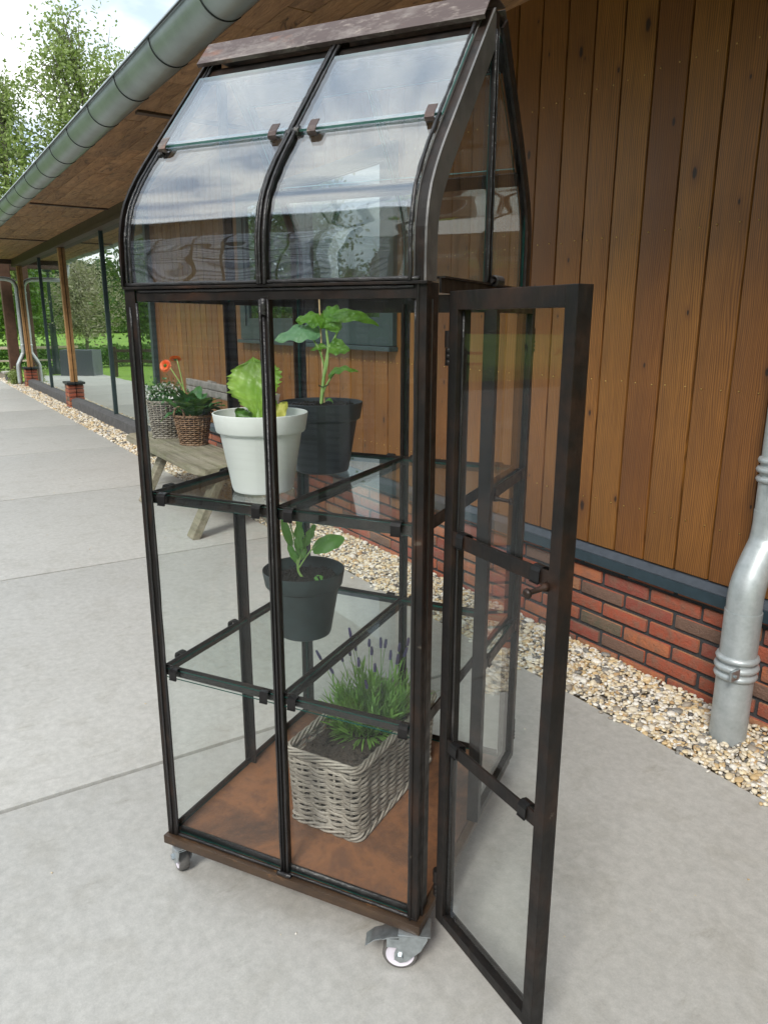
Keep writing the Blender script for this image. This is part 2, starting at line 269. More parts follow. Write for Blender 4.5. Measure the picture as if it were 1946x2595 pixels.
# ------------------------------------------------------------------ mesh helpers
class B:
    def __init__(s): s.v = []; s.f = []; s.mi = []; s.nv = 0
    def add(s, v, f, mi=0):
        v = np.asarray(v, float); s.v.append(v); s.f.extend([tuple(int(i)+s.nv for i in q) for q in f]); s.mi.extend([mi]*len(f)); s.nv += len(v); return s
    def box(s, a, b, mi=0, bev=0.):
        (x0, y0, z0), (x1, y1, z1) = a, b
        if x0 > x1: x0, x1 = x1, x0
        if y0 > y1: y0, y1 = y1, y0
        if z0 > z1: z0, z1 = z1, z0
        if bev <= 0:
            v = [(x, y, z) for x in (x0, x1) for y in (y0, y1) for z in (z0, z1)]
            return s.add(v, [(0,1,3,2), (4,6,7,5), (0,4,5,1), (2,3,7,6), (0,2,6,4), (1,5,7,3)], mi)
        bev = min(bev, (x1-x0)*.45, (y1-y0)*.45, (z1-z0)*.45)
        bm = bmesh.new(); bmesh.ops.create_cube(bm, size=1)
        for q in bm.verts: q.co = Vector(((x0+x1)/2+q.co.x*(x1-x0), (y0+y1)/2+q.co.y*(y1-y0), (z0+z1)/2+q.co.z*(z1-z0)))
        bmesh.ops.bevel(bm, geom=list(bm.edges), offset=bev, segments=2, affect='EDGES', profile=.6)
        s.bm(bm, mi); return s
    def bm(s, bm, mi=0):
        bm.verts.ensure_lookup_table(); s.add([tuple(q.co) for q in bm.verts], [tuple(q.index for q in f.verts) for f in bm.faces], mi); bm.free(); return s
    def obox(s, p0, p1, wx, wz, up=(0,0,1), mi=0, bev=0.):
        """bar from p0 to p1; wx = width across, wz = height along up"""
        p0 = Vector(p0); p1 = Vector(p1); d = (p1-p0); ln = d.length; d.normalize(); side = d.cross(Vector(up)).normalized(); u = side.cross(d).normalized()
        t = B(); t.box((0, -wx/2, -wz/2), (ln, wx/2, wz/2), 0, bev); v = np.vstack(t.v); M = np.array([list(d), list(side), list(u)])
        return s.add(v@M+np.array(p0), t.f, mi)
    def tube(s, pts, r, n=8, mi=0, cap=True):
        pts = [Vector(p) for p in pts]; rs = r if hasattr(r, '__len__') else [r]*len(pts); v = []; f = []
        t0 = (pts[1]-pts[0]).normalized(); ref = Vector((0, 0, 1)) if abs(t0.z) < .9 else Vector((1, 0, 0)); u = t0.cross(ref).normalized()
        for i, p in enumerate(pts):
            t = (pts[min(i+1, len(pts)-1)]-pts[max(i-1, 0)]); t = t.normalized() if t.length > 1e-9 else t0
            u = (u-t*u.dot(t)); u = u.normalized() if u.length > 1e-6 else t.orthogonal().normalized(); w_ = t.cross(u)
            for k in range(n):
                a = 2*PI*k/n; v.append(tuple(p+(u*math.cos(a)+w_*math.sin(a))*rs[i]))
        for i in range(len(pts)-1):
            for k in range(n): f.append((i*n+k, i*n+(k+1) % n, (i+1)*n+(k+1) % n, (i+1)*n+k))
        if cap: f.append(tuple(range(n))[::-1]); f.append(tuple((len(pts)-1)*n+k for k in range(n)))
        return s.add(v, f, mi)
    def lathe(s, prof, c=(0,0,0), n=48, mi=0):
        v = [(c[0]+r*math.cos(2*PI*k/n), c[1]+r*math.sin(2*PI*k/n), c[2]+z) for r, z in prof for k in range(n)]
        f = [(i*n+k, i*n+(k+1) % n, (i+1)*n+(k+1) % n, (i+1)*n+k) for i in range(len(prof)-1) for k in range(n)]
        return s.add(v, f, mi)
    def sweep(s, path, sec, mi=0, closed_sec=True):
        """path: list of (origin, axisA, axisB); sec: list of (a,b)"""
        v = []; n = len(sec); f = []
        for o, a, b in path:
            for p, q in sec: v.append(tuple(Vector(o)+Vector(a)*p+Vector(b)*q))
        for i in range(len(path)-1):
            for k in range(n if closed_sec else n-1): f.append((i*n+k, i*n+(k+1) % n, (i+1)*n+(k+1) % n, (i+1)*n+k))
        if closed_sec: f.append(tuple(range(n))[::-1]); f.append(tuple((len(path)-1)*n+k for k in range(n)))
        return s.add(v, f, mi)
    def build(s, name, mats, parent=None, smooth=False, fixn=True):
        me = bpy.data.meshes.new(name); v = np.vstack(s.v); me.from_pydata(v.tolist(), [], s.f)
        for m_ in (mats if isinstance(mats, (list, tuple)) else [mats]): me.materials.append(MT[m_] if isinstance(m_, str) else m_)
        if any(s.mi): me.polygons.foreach_set('material_index', s.mi)
        if fixn:
            bm = bmesh.new(); bm.from_mesh(me); bmesh.ops.recalc_face_normals(bm, faces=bm.faces); bm.to_mesh(me); bm.free()
        if smooth:
            me.polygons.foreach_set('use_smooth', [True]*len(me.polygons))
            if smooth != 'all':
                try: me.set_sharp_from_angle(angle=R(40))
                except Exception: pass
        me.update(); o = bpy.data.objects.new(name, me); COL.objects.link(o)
        if parent is not None: o.parent = parent
        return o
def bigmesh(name, v, f, mat, parent=None, smooth=False):
    """v (N,3), f (M,k) numpy"""
    me = bpy.data.meshes.new(name); k = f.shape[1]
    me.vertices.add(len(v)); me.vertices.foreach_set('co', np.asarray(v, np.float32).ravel())
    me.loops.add(f.size); me.loops.foreach_set('vertex_index', f.astype(np.int32).ravel())
    me.polygons.add(len(f)); me.polygons.foreach_set('loop_start', np.arange(0, f.size, k, dtype=np.int32)); me.polygons.foreach_set('loop_total', np.full(len(f), k, np.int32))
    if smooth: me.polygons.foreach_set('use_smooth', np.ones(len(f), bool))
    me.update(calc_edges=True); me.materials.append(MT[mat]); o = bpy.data.objects.new(name, me); COL.objects.link(o)
    if parent is not None: o.parent = parent
    return o
def thing(name, label, cat, loc=(0,0,0), rz=0, group=None):
    o = bpy.data.objects.new(name, None); COL.objects.link(o); o.location = loc; o.rotation_euler = (0, 0, rz); o.empty_display_size = .1
    return tag(o, label, cat, group)
def tag(o, label, cat, group=None):
    o['label'] = label; o['category'] = cat
    if group: o['group'] = group
    return o
def kind(o, k='structure'): o['kind'] = k; return o
def dup(root, loc=None, rz=None, label=None):
    r = root.copy(); COL.objects.link(r)
    if loc is not None: r.location = loc
    if rz is not None: r.rotation_euler = (0, 0, rz)
    if label: r['label'] = label
    for ch in list(root.children):
        c = ch.copy(); COL.objects.link(c); c.parent = r
        for g in list(ch.children):
            d = g.copy(); COL.objects.link(d); d.parent = c
    return r

# ================================================================== SETTING
LAWN_Z = -.035
b = B(); b.box((-260, -160, LAWN_Z-.5), (120, 160, LAWN_Z)); kind(b.build('ground', 'grass'))
# concrete terrace: slabs with open joints
b = B(); xs = [3.58, 1.44, -.706, -2.845, -4.86, -7.03, -9.17, -11.3, -13.45, -15.6, -17.7, -19.35]; rr = random.Random(3)
for i in range(len(xs)-1):
    y0 = -15 if xs[i] > -11.2 else -2.15
    b.box((xs[i+1]+.0085, y0, -.12), (xs[i]-.0085, -.378, 0), 0, .004)
kind(b.build('terrace', 'concrete', smooth=True))
b = B(); b.box((-13.4, -14.9, -.13), (3.5, -2.2, -.018)); b.box((-19.3, -2.14, -.131), (3.5, -.39, -.0185)); kind(b.build('joint_filler', 'joint_dirt'))
b = B(); b.box((-22.2, -.376, -.12), (3.6, .02, -.016)); kind(b.build('gravel_bed', 'soil_base'))
# gravel pebbles
def ico(sub):
    bm = bmesh.new(); bmesh.ops.create_icosphere(bm, subdivisions=sub, radius=1); bm.verts.ensure_lookup_table()
    v = np.array([tuple(q.co) for q in bm.verts]); f = np.array([[q.index for q in p.verts] for p in bm.faces]); bm.free(); return v, f
def rotm(n, rng):
    q = rng.normal(size=(n, 4)); q /= np.linalg.norm(q, axis=1)[:, None]; a, b_, c, d = q.T
    return np.stack([np.stack([1-2*(c*c+d*d), 2*(b_*c-a*d), 2*(b_*d+a*c)], 1), np.stack([2*(b_*c+a*d), 1-2*(b_*b_+d*d), 2*(c*d-a*b_)], 1), np.stack([2*(b_*d-a*c), 2*(c*d+a*b_), 1-2*(b_*b_+c*c)], 1)], 1)
def pebbles(x0, x1, y0, y1, n, smin, smax, sub, z0, z1):
    tv, tf = ico(sub); rng = RNG; px = rng.uniform(x0, x1, n); py = rng.uniform(y0, y1, n); pz = rng.uniform(z0, z1, n)
    sc = rng.uniform(smin, smax, n)*(1+.9*(rng.random(n) < .06)); an = np.stack([rng.uniform(.8, 1.35, n), rng.uniform(.65, 1.05, n), rng.uniform(.38, .7, n)], 1)*sc[:, None]
    v = tv[None]*(1+rng.normal(0, .07, (n, len(tv), 1)))*an[:, None, :]
    yaw = rng.uniform(0, 2*PI, n); tl = rng.normal(0, .35, n); cy_, sy_, ct, st = np.cos(yaw), np.sin(yaw), np.cos(tl), np.sin(tl)
    x, y, z = v[..., 0], v[..., 1]*ct[:, None]-v[..., 2]*st[:, None], v[..., 1]*st[:, None]+v[..., 2]*ct[:, None]
    v = np.stack([x*cy_[:, None]-y*sy_[:, None]+px[:, None], x*sy_[:, None]+y*cy_[:, None]+py[:, None], z+pz[:, None]], -1)
    f = tf[None]+(np.arange(n)*len(tv))[:, None, None]
    return v.reshape(-1, 3), f.reshape(-1, 3)
parts = [pebbles(-2.6, .9, -.372, -.006, 13500, .0055, .0108, 2, -.010, .007), pebbles(-6.6, -2.6, -.372, -.006, 12000, .007, .0125, 1, -.012, .006), pebbles(-19, -6.6, -.372, -.006, 12000, .012, .021, 1, -.012, .008),
         pebbles(-2.6, .9, -.42, -.37, 26, .006, .01, 2, .003, .006)]
vs_, fs_, o_ = [], [], 0
for v, f in parts: vs_.append(v); fs_.append(f+o_); o_ += len(v)
kind(bigmesh('gravel', np.vstack(vs_), np.vstack(fs_), 'pebble', smooth=True), 'stuff')

rng = np.random.default_rng(77); n = 330; px = rng.uniform(-7, 3, n); py = rng.uniform(-5.5, -.42, n); tv, tf = ico(1); V_, F2 = [], []
for i in range(n): V_.append(tv*rng.uniform(.0012, .0042)*np.array([rng.uniform(.8, 2.2), rng.uniform(.6, 1.2), .5])@np.array([[math.cos(i), math.sin(i), 0], [-math.sin(i), math.cos(i), 0], [0, 0, 1]])+np.array([px[i], py[i], .001])); F2.append(tf+i*len(tv))
kind(bigmesh('grit', np.vstack(V_), np.vstack(F2), 'pebble', smooth=True), 'stuff')
# ================================================================== BUILDING (one thing)
bld = thing('farm_building', 'long low building with stained timber boards, brick plinth, mirror glazing and deep eaves', 'building', (0, 0, 0))
# mortar + bricks of plinth
b = B(); b.box((-6.6, .006, -.1), (4.2, .2, .40)); pl = b.build('brick_plinth', 'mortar', bld)
b = B(); rr = random.Random(5); ch = .0654; bl = .229
for k in range(7):
    x = -6.58-(k % 2)*.11-rr.uniform(0, .03); z = -.03+k*ch
    while x < 1.3:
        x1 = x+bl-.011; a = max(x, -6.58)
        if x1-a > .03:
            j = rr.uniform(-.002, .002)
            b.box((a+rr.uniform(-.002, .002), -.004+j, z+rr.uniform(-.0015, .0015)), (x1-.004, .03, z+ch-.0155+rr.uniform(-.002, .002)), 0, .005)
        x += bl
b.build('brick_courses', 'brick', pl, smooth=True)
# boards
b = B(); bw = .1388; x = .075-bw*48; i = 0
while x < 4.2:
    b.box((x+.0036, -.012+rr.uniform(-.0012, .0012), .458), (x+bw-.0036, .02, 2.62), 0, .0035); x += bw
xb0 = .075-bw*48
b.build('board_cladding', 'boards', bld, smooth=True)
b = B(); b.box((-6.62, .012, .44), (4.2, .06, 2.64)); b.build('cladding_backing', 'dark_gap', bld)
b = B(); tv, tf = ico(1); x = xb0
while x < 1.2:
    for z in (.651, 1.126, 1.655, 2.18):
        for dx in (.03, .105): b.add(tv*.0031+np.array([x+dx+rr.uniform(-.006, .006), -.0135, z+rr.uniform(-.003, .003)]), tf)
    x += bw
kind(b.build('nail', 'brass', bld), 'stuff')
# flashing
b = B(); b.sweep([(Vector((x, 0, 0)), Vector((0, 1, 0)), Vector((0, 0, 1))) for x in (-6.62, 4.2)], [(.01, .456), (-.014, .452), (-.034, .428), (-.034, .424), (.0, .43)])
b.build('flashing_upstand', 'flashing_top', bld)
b = B(); b.box((-6.62, -.036, .382), (4.2, -.030, .4235), 0, .001); b.box((-6.62, -.03, .381), (4.2, .004, .386)); b.build('flashing_drip', 'flashing', bld)
# window behind cabinet
wn = B(); x0, x1, z0, z1 = -4.21, -2.055, 1.215, 2.25
wn.box((x0, -.04, z0), (x1, .02, z0+.10)); wn.box((x0, -.04, z1-.08), (x1, .02, z1)); wn.box((x0, -.04, z0+.10), (x0+.1, .02, z1-.08)); wn.box((x1-.1, -.04, z0+.1), (x1, .02, z1-.08)); wn.box((-3.16, -.038, z0+.1), (-3.08, .02, z1-.08))
for a, c in ((x0+.1, -3.16), (-3.08, x1-.1)):
    wn.box((a, -.03, z0+.1), (c, .018, z0+.155)); wn.box((a, -.03, z0+.155), (a+.05, .018, z1-.08)); wn.box((c-.05, -.03, z0+.155), (c, .018, z1-.08))
wf = wn.build('window', 'frame_green', bld)
for a, c in ((x0+.15, -3.21), (-3.03, x1-.15)): t = B(); t.box((a, -.018, z0+.155), (c, -.012, z1-.08)); t.build('window_pane', 'facade_glass', wf)
wn = B(); wn.box((x0-.01, -.07, z0-.028), (x1+.01, .0, z0-.003), 0, .004); wn.build('window_sill', 'frame_green', wf)
# glazed front, x -16.1 .. -6.66
b = B(); b.box((-6.66, -.06, .02), (-6.58, .05, 2.6)); b.build('corner_trim', 'frame_green', bld)
b = B(); b.sweep([(Vector((x, 0, 0)), Vector((0, 1, 0)), Vector((0, 0, 1))) for x in (-16.4, -6.66)], [(.06, .17), (-.01, .157), (-.085, .135), (-.085, -.03), (.06, -.03)])
b.build('stone_sill', 'stone_dark', bld)
mull = [-6.7, -8.75, -11.4, -13.55, -16.05]
for i in range(4):
    t = B(); t.box((mull[i+1]+.025, .004, .16), (mull[i]-.025, .014, 2.44)); t.build('glazing_pane', 'facade_glass', bld)
for x in (-8.75, -13.55): t = B(); t.box((x-.02, -.022, .155), (x+.02, .03, 2.44)); t.build('mullion', 'frame_green', bld)
for x in (-11.4, -16.05):
    t = B(); t.box((x-.055, -.046, .405), (x+.045, .0, 2.56), 0, .004); t.build('glazing_post', 'timber_golden', bld)
    t = B(); t.box((x-.03, .0, .16), (x+.02, .03, 2.56)); t.build('mullion', 'frame_green', bld)
    pr = B(); pr.box((x-.2, -.105, -.05), (x+.098, -.088, .37)); pr.box((x-.2, -.088, .14), (x+.098, .0, .37)); pr = pr.build('brick_pier', 'mortar', bld)
    pb = B()
    for k in range(6):
        z = .0+k*.0645-.02; xa = x-.205; cuts = [.16, .16] if k % 2 else [.1, .218]
        for c_ in cuts: pb.box((xa, -.112, z), (xa+c_-.011, -.0, z+.053), 0, .004); xa += c_
    pb.build('pier_bricks', 'brick', pr, smooth=True)
    t = B(); t.box((x-.225, -.135, .37), (x+.135, .0, .405), 0, .004); t.build('pier_cap', 'zinc_dark', pr)
b = B(); b.box((-16.4, -.1, 2.44), (-6.58, .05, 2.485)); b.box((-16.4, -.085, 2.485), (-6.58, .05, 2.6)); b.build('header_beam', 'timber_dark', bld)
b = B(); b.box((-16.4, .05, 0), (-6.6, .12, 2.6)); b.build('interior_dark_sheet', 'dark_gap', bld)  # near-black sheet stands in for the unlit interior behind the glazing
# soffit planks running along the eave, three rows and staggered lengths
b = B(); rr = random.Random(11); y = -.915; k = 0
while y < .0:
    x = -16.4-rr.uniform(0, .9)
    while x < 5.0:
        ln = rr.uniform(.9, 1.6); a = max(x, -16.4)
        if x+ln > a+.02: b.box((a+.002, y+.002, 2.592+rr.uniform(-.002, .002)), (min(x+ln, 5)-.002, min(y+.118, .0), 2.61), 0, .002)
        x += ln
    y += .12
b.build('soffit', 'soffit', bld, smooth=True)
for x in (-3.6, -7.9, -12.0, .6, 4.4): t = B(); t.box((x-.03, -.9, 2.577), (x+.03, -.002, 2.5925)); t.build('soffit_batten', 'timber_dark', bld)
# roof
b = B(); b.sweep([(Vector((x, 0, 0)), Vector((0, 1, 0)), Vector((0, 0, 1))) for x in (-16.4, 5.2)], [(-.915, 2.611), (-.915, 2.68), (5, 4.9), (9, 3.3), (9, 3.1), (5, 4.7), (1.0, 2.9), (.3, 2.612)])
b.build('roof', 'stone_dark', bld)
b = B(); b.box((-6.6, .2, 0), (5.2, 8.5, 2.8)); b.box((-16.4, .3, 0), (-6.6, 8.5, 2.8)); b.build('rear_walls', 'barn_board', bld)
b = B(); b.box((-16.44, -.92, 2.5), (-16.4, .1, 2.72)); b.build('barge_board', 'timber_dark', bld)
# timber frame standing past the end of the roof
tp = thing('timber_post', 'thick dark brown square timber post behind the far zinc downpipe', 'post', (-17.0, -.17, 0))
b = B(); b.box((-.11, -.105, -.02), (.11, .105, 2.6), 0, .01); b.build('post_shaft', 'timber_brown', tp)
b = B(); b.box((-.1, .105, 2.40), (.1, 1.4, 2.58), 0, .01); b.box((-.1, -.9, 2.45), (.1, -.105, 2.58), 0, .01); b.build('cross_beam', 'timber_dark', tp)
# gutter
GY, GZ, GR = -.988, 2.677, .112
gt = thing('gutter', 'half round grey zinc gutter with dark straps along the eave', 'gutter', (-5, GY, GZ))
def halfpath(x0, x1, r, t, a0=180, a1=352, n=22):
    sec = [(r*math.cos(R(a)), r*math.sin(R(a))) for a in np.linspace(a0, a1, n)]+[((r-t)*math.cos(R(a)), (r-t)*math.sin(R(a))) for a in np.linspace(a1, a0, n)]
    return [(Vector((x, 0, 0)), Vector((0, 1, 0)), Vector((0, 0, 1))) for x in (x0, x1)], sec
b = B(); p, s_ = halfpath(-11.45, 7.0, GR, .002); b.sweep(p, s_); b.build('gutter_trough', 'zinc_gutter', gt, smooth=True)
b = B(); b.tube([(x, -GR+.004, .006) for x in (-11.46, 7.02)], .0115, 14); b.build('gutter_bead', 'zinc_light', gt, smooth=True)
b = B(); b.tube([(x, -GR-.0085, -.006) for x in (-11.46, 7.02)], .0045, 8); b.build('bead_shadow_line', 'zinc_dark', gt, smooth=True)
x = -10.71; i = 0
while x < 6.9:
    t = B(); p, s_ = halfpath(x-.004, x+.004, GR+.004, .0042, 176, 352); t.sweep(p, s_); t.build('gutter_strap', 'zinc_dark', gt, smooth=True)
    t = B(); p, s_ = halfpath(x-.022, x-.0042, GR+.0025, .0026, 176, 352); t.sweep(p, s_); t.build('strap_band', 'zinc_gutter', gt, smooth=True); x += .69
b = B(); b.box((-11.46, -GR, -GR), (-11.452, GR, 0)); b.build('gutter_end', 'zinc_gutter', gt)
# near downpipe
def smoothpath(pts, n=10):
    P = [Vector(p) for p in pts]; out = []
    for i in range(len(P)-1):
        p0, p1, p2, p3 = P[max(i-1, 0)], P[i], P[i+1], P[min(i+2, len(P)-1)]
        for k in range(n):
            t = k/n; out.append(.5*((2*p1)+(-p0+p2)*t+(2*p0-5*p1+4*p2-p3)*t*t+(-p0+3*p1-3*p2+p3)*t*t*t))
    out.append(P[-1]); return out
dp = thing('downpipe', 'pale zinc downpipe with a swan neck rising from the gravel by the brick plinth', 'downpipe', (.165, -.155, 0))
b = B(); pth = smoothpath([(0, 0, .44), (0, 0, .50), (0, .012, .55), (0, .045, .61), (0, .079, .66), (0, .09, .71), (0, .09, .77)], 8); b.tube(pth, .0535, 40); b.build('swan_neck', 'pipe', dp, smooth=True)
b = B(); b.tube([(0, 0, -.03), (0, 0, .26)], .0575, 40); b.build('pipe_foot', 'pipe', dp, smooth=True)
b = B(); b.tube([(0, 0, .26), (0, 0, .452)], .0565, 40); b.build('pipe_section', 'pipe', dp, smooth=True)
b = B(); b.tube([(0, .09, .76), (0, .09, 2.55)], .052, 40); b.build('upper_pipe', 'pipe', dp, smooth=True)
def collar(z, y, r, par):
    t = B()
    for dz, rr_ in ((-.03, 0), (0, .002), (.03, 0)):
        prof = [(r+rr_-.002, z+dz-.012), (r+.006+rr_, z+dz-.008), (r+.0095+rr_, z+dz), (r+.006+rr_, z+dz+.008), (r+rr_-.002, z+dz+.012)]; t.lathe(prof, (0, y, 0), 40)
    o = t.build('collar', 'pipe', par, smooth='all')
    t = B(); t.box((.035, y-.052, z-.018), (.047, y-.100, z+.018), 0, .005); t.tube([(.03, y-.083, z), (.056, y-.083, z)], .006, 8); t.build('collar_clamp', 'galv', o)
collar(.262, 0, .0575, dp); collar(.90, .09, .052, dp)
# far downpipe
fd = thing('downpipe', 'thin zinc downpipe bending off the far end of the eave onto the gravel', 'downpipe', (-16.25, -.1, 0))
b = B(); b.tube(smoothpath([(0, -.86, 2.52), (0, -.84, 2.3), (0, -.72, 2.2), (0, -.5, 2.2), (0, -.15, 2.19), (0, -.02, 2.14), (0, .03, 2.02), (0, .035, 1.9), (0, .03, 1.2), (0, .03, .75), (0, .01, .66), (0, -.07, .5), (0, -.1, .4), (0, -.1, .05)], 6), .043, 20); b.build('pipe_run', 'pipe', fd, smooth='all')
b = B(); b.lathe([(.043, 0), (.05, .01), (.05, .03), (.043, .04)], (0, .03, .83), 20); b.build('collar', 'pipe', fd, smooth='all'); b = B(); b.lathe([(.043, 0), (.05, .01), (.05, .03), (.043, .04)], (0, .034, 1.9), 20); b.build('collar', 'pipe', fd, smooth='all')

# ================================================================== far surroundings
def leafquads(c, sz, rng, asp=.6):
    n = len(c); M = rotm(n, rng); a = M[:, :, 0]*(sz*rng.uniform(.7, 1.3, n))[:, None]; b_ = M[:, :, 1]*(sz*asp*rng.uniform(.7, 1.3, n))[:, None]
    v = np.stack([c-a, c+b_*.9, c+a, c-b_*.9], 1).reshape(-1, 3); f = np.arange(n*4).reshape(-1, 4); return v, f
def tree(name, label, cat, loc, h, rad, leaf, nl, lsz, group=None, low=.3, seed=1, spread=.5, clump=.5, nb=26, bark='bark', shape='oval', lean=(0, 0)):
    t = thing(name, label, cat, loc, 0, group); rng = np.random.default_rng(seed); rn = random.Random(seed); tk = B(); tips = []
    def P(z): return Vector((lean[0]*(z/h)**1.5, lean[1]*(z/h)**1.5, z))
    tk.tube([P(h*k/8)+Vector((rn.uniform(-.03, .03)*h*.2*(k > 0), rn.uniform(-.03, .03)*h*.2*(k > 0), 0)) for k in range(9)], [max(.012*h*(1-k/8.3)*1.25, .01) for k in range(9)], 9)
    for i in range(nb):
        f = low+(1-low)*((i+.5)/nb)*.95; z = h*f; a = rn.uniform(0, 2*PI)
        q = (f-low)/(1-low); wd = rad*(math.sin(PI*(.18+.8*q))**.75 if shape == 'oval' else (1-q)**.7)*rn.uniform(.65, 1.05)
        d = Vector((math.cos(a), math.sin(a), 0)); p0 = P(z*.86); p3 = P(z)+d*wd+Vector((0, 0, h*.06*rn.uniform(0, 1.5))); p1 = p0+(p3-p0)*.4+Vector((0, 0, -.02*h)); p1.z += h*.03
        pts = smoothpath([p0, p1, p3], 4); tk.tube(pts, [.0042*h*(1-k/len(pts))+.004 for k in range(len(pts))], 5)
        for k in range(3, len(pts)):
            for _ in range(2): tips.append((pts[k]+Vector([rn.gauss(0, rad*.13) for _ in range(3)])))
            if rn.random() < .7:
                e = pts[k]+Vector([rn.gauss(0, rad*.22), rn.gauss(0, rad*.22), rn.gauss(.1*rad, rad*.14)]); tk.tube([pts[k-1], (pts[k]+e)/2, e], [.0018*h, .0012*h, .0006*h], 4); tips.append(e)
    tk.build('trunk', bark, t, smooth='all')
    T = np.array([tuple(p) for p in tips]); idx = rng.integers(0, len(T), nl); w_ = rng.uniform(.4, 1., len(T))**1.5
    c = T[idx]+rng.normal(0, 1, (nl, 3))*(rad*clump*.34*w_[idx])[:, None]
    v, f = leafquads(c, lsz, rng); bigmesh('crown', v, f, leaf, t); return t
tree('birch_tree', 'tall airy birch with a ragged pointed crown rising above the gutter', 'tree', (-26.4, 3.9, 0), 10.6, 2.1, 'birch_leaf', 15000, .072, 'trees beyond the building', .28, 3, nb=44, clump=.55)
tree('birch_tree', 'second birch, broader and just right of the tallest crown above the gutter', 'tree', (-27.5, 6.0, 0), 9.9, 1.9, 'birch_leaf', 12500, .075, 'trees beyond the building', .3, 4, nb=38)
tree('birch_tree', 'loose birch at the left edge of the photo against the pale sky', 'tree', (-25.5, 1.25, 0), 8.6, 1.55, 'birch_leaf', 10000, .068, 'trees beyond the building', .3, 9, nb=34)
tree('birch_tree', 'small birch whose twigs show just over the gutter, right of the other birches', 'tree', (-30, 9.2, 0), 10.3, 1.5, 'birch_leaf', 5000, .09, 'trees beyond the building', .35, 12, nb=24)
tree('blossom_tree', 'pale blossoming orchard tree mirrored in the glazing', 'tree', (-20.7, -2.15, 0), 2.9, 1.0, 'blossom_leaf', 9000, .035, None, .32, 21, nb=30, clump=.6)
tree('broadleaf_tree', 'bright green bushy tree mirrored in the glazing right of the blossom', 'tree', (-27, -6.4, 0), 5.6, 2.3, 'wood_leaf', 14000, .09, 'trees around the meadow', .12, 22, nb=40, clump=.7)
tree('broadleaf_tree', 'bushy green tree left of the brown timber post beyond the rail', 'tree', (-40, 1.8, 0), 6.2, 2.6, 'wood_leaf', 11000, .12, 'trees around the meadow', .12, 23, nb=36, clump=.7)
tree('broadleaf_tree', 'rounded green tree mirrored in the glazing by the lamp post', 'tree', (-44, -2.8, 0), 6.0, 2.8, 'wood_leaf', 11000, .13, 'trees around the meadow', .12, 24, nb=36, clump=.7)
tree('broadleaf_tree', 'dark spreading tree mirrored at the right end of the glazing', 'tree', (-30, -13, 0), 8.5, 3.4, 'wood_leaf', 13000, .12, 'trees around the meadow', .12, 25, nb=40, clump=.7)
# trees behind the photographer, mirrored in the cabinet glass
for i, (x, y, h, r_) in enumerate([(-8.0, -19, 11.5, 3.6), (1.5, -17, 9.5, 3.0), (-14, -17, 11, 3.6)]):
    tree('broadleaf_tree', ['leafy tree behind the photographer mirrored in the curved glass', 'smaller tree behind the photographer at the white shed', 'tall tree behind the photographer beyond the terrace'][i], 'tree', (x, y, 0), h, r_, 'wood_leaf', 12000, .12, 'trees behind the photographer', .15, 40+i, nb=28, clump=.7)
# far woods, plus an added unseen belt that blocks low sky light
def wood(name, arcs, dist, n, sz, hgt, mat, seed):
    rng = np.random.default_rng(seed); a = R(1)*rng.uniform(arcs[0], arcs[1], n); d = dist+rng.uniform(0, 14, n)
    top = hgt*(.65+.35*np.sin(a*23+seed)*np.sin(a*57+1)+.12*np.sin(a*160)); z = top*rng.random(n)**.75
    c = np.stack([np.cos(a)*d, np.sin(a)*d, z], 1); v, f = leafquads(c, sz, rng, .8)
    bigmesh('far_wood_and_shade_belt' if name is None else name, v, f, mat); return bpy.context.scene.objects[-1]
for ar, d, n, sz, h, mt_, sd in (((150, 262), 104, 26000, 1.1, 11, 'dark_wood_leaf', 1), ((156, 250), 92, 14000, .8, 6, 'wood_leaf', 2), ((262, 330), 70, 12000, .8, 10, 'dark_wood_leaf', 3), ((275, 420), 24, 15000, .4, 8.5, 'dark_wood_leaf', 4)):  # last arc is a nearer unseen tree belt, added to darken the horizon
    rng = np.random.default_rng(sd); a = R(1)*rng.uniform(ar[0], ar[1], n); dd = d+rng.uniform(0, 14, n)
    top = h*(.72+.22*np.sin(a*23+sd)*np.sin(a*57+1)+.1*np.sin(a*160)); z = top*rng.random(n)**.8
    v, f = leafquads(np.stack([np.cos(a)*dd, np.sin(a)*dd, z], 1), sz, rng, .8); o = bigmesh('far_wood_and_shade_belt', v, f, mt_); kind(o, 'stuff')
# hedge, rail, paddock fence
rng = np.random.default_rng(5); n = 16000; c = np.stack([rng.uniform(-23.6, -22.7, n), rng.uniform(-6, 3, n), rng.random(n)**.7*.66], 1); c[:, 2] *= (.93+.1*np.sin(c[:, 1]*7)); v, f = leafquads(c, .045, rng); h_ = bigmesh('hedge', v, f, 'dark_leaf'); tag(h_, 'low dark green clipped hedge behind the pale rail', 'hedge')
rl = thing('rail_fence', 'low pale wooden rail fence in front of the hedge', 'fence', (-22, 0, 0))
b = B(); b.box((-.04, -2.1, .585), (.04, 2.5, .655), 0, .006); b.build('top_rail', 'rail_wood', rl)
b = B(); b.box((-.03, -2.1, .24), (.03, 2.5, .29), 0, .006); b.build('lower_rail', 'rail_wood', rl)
for y in (-2.0, -.6, .8, 2.2): t = B(); t.box((-.05, y-.05, -.05), (.05, y+.05, .58), 0, .006); t.build('fence_post', 'bark', rl)
pf = thing('paddock_fence', 'brown post and rail paddock fence on the grass mirrored in the glazing', 'fence', (-18.5, -2.3, 0), R(-62))
for z in (.62, .36): t = B(); t.box((0, -.02, z-.035), (10, .02, z+.035), 0, .005); t.build('rail', 'timber_dark', pf)
for k in range(7): t = B(); t.box((k*1.6-.04, -.07, -.05), (k*1.6+.04, -.02, .72), 0, .005); t.build('fence_post', 'timber_dark', pf)
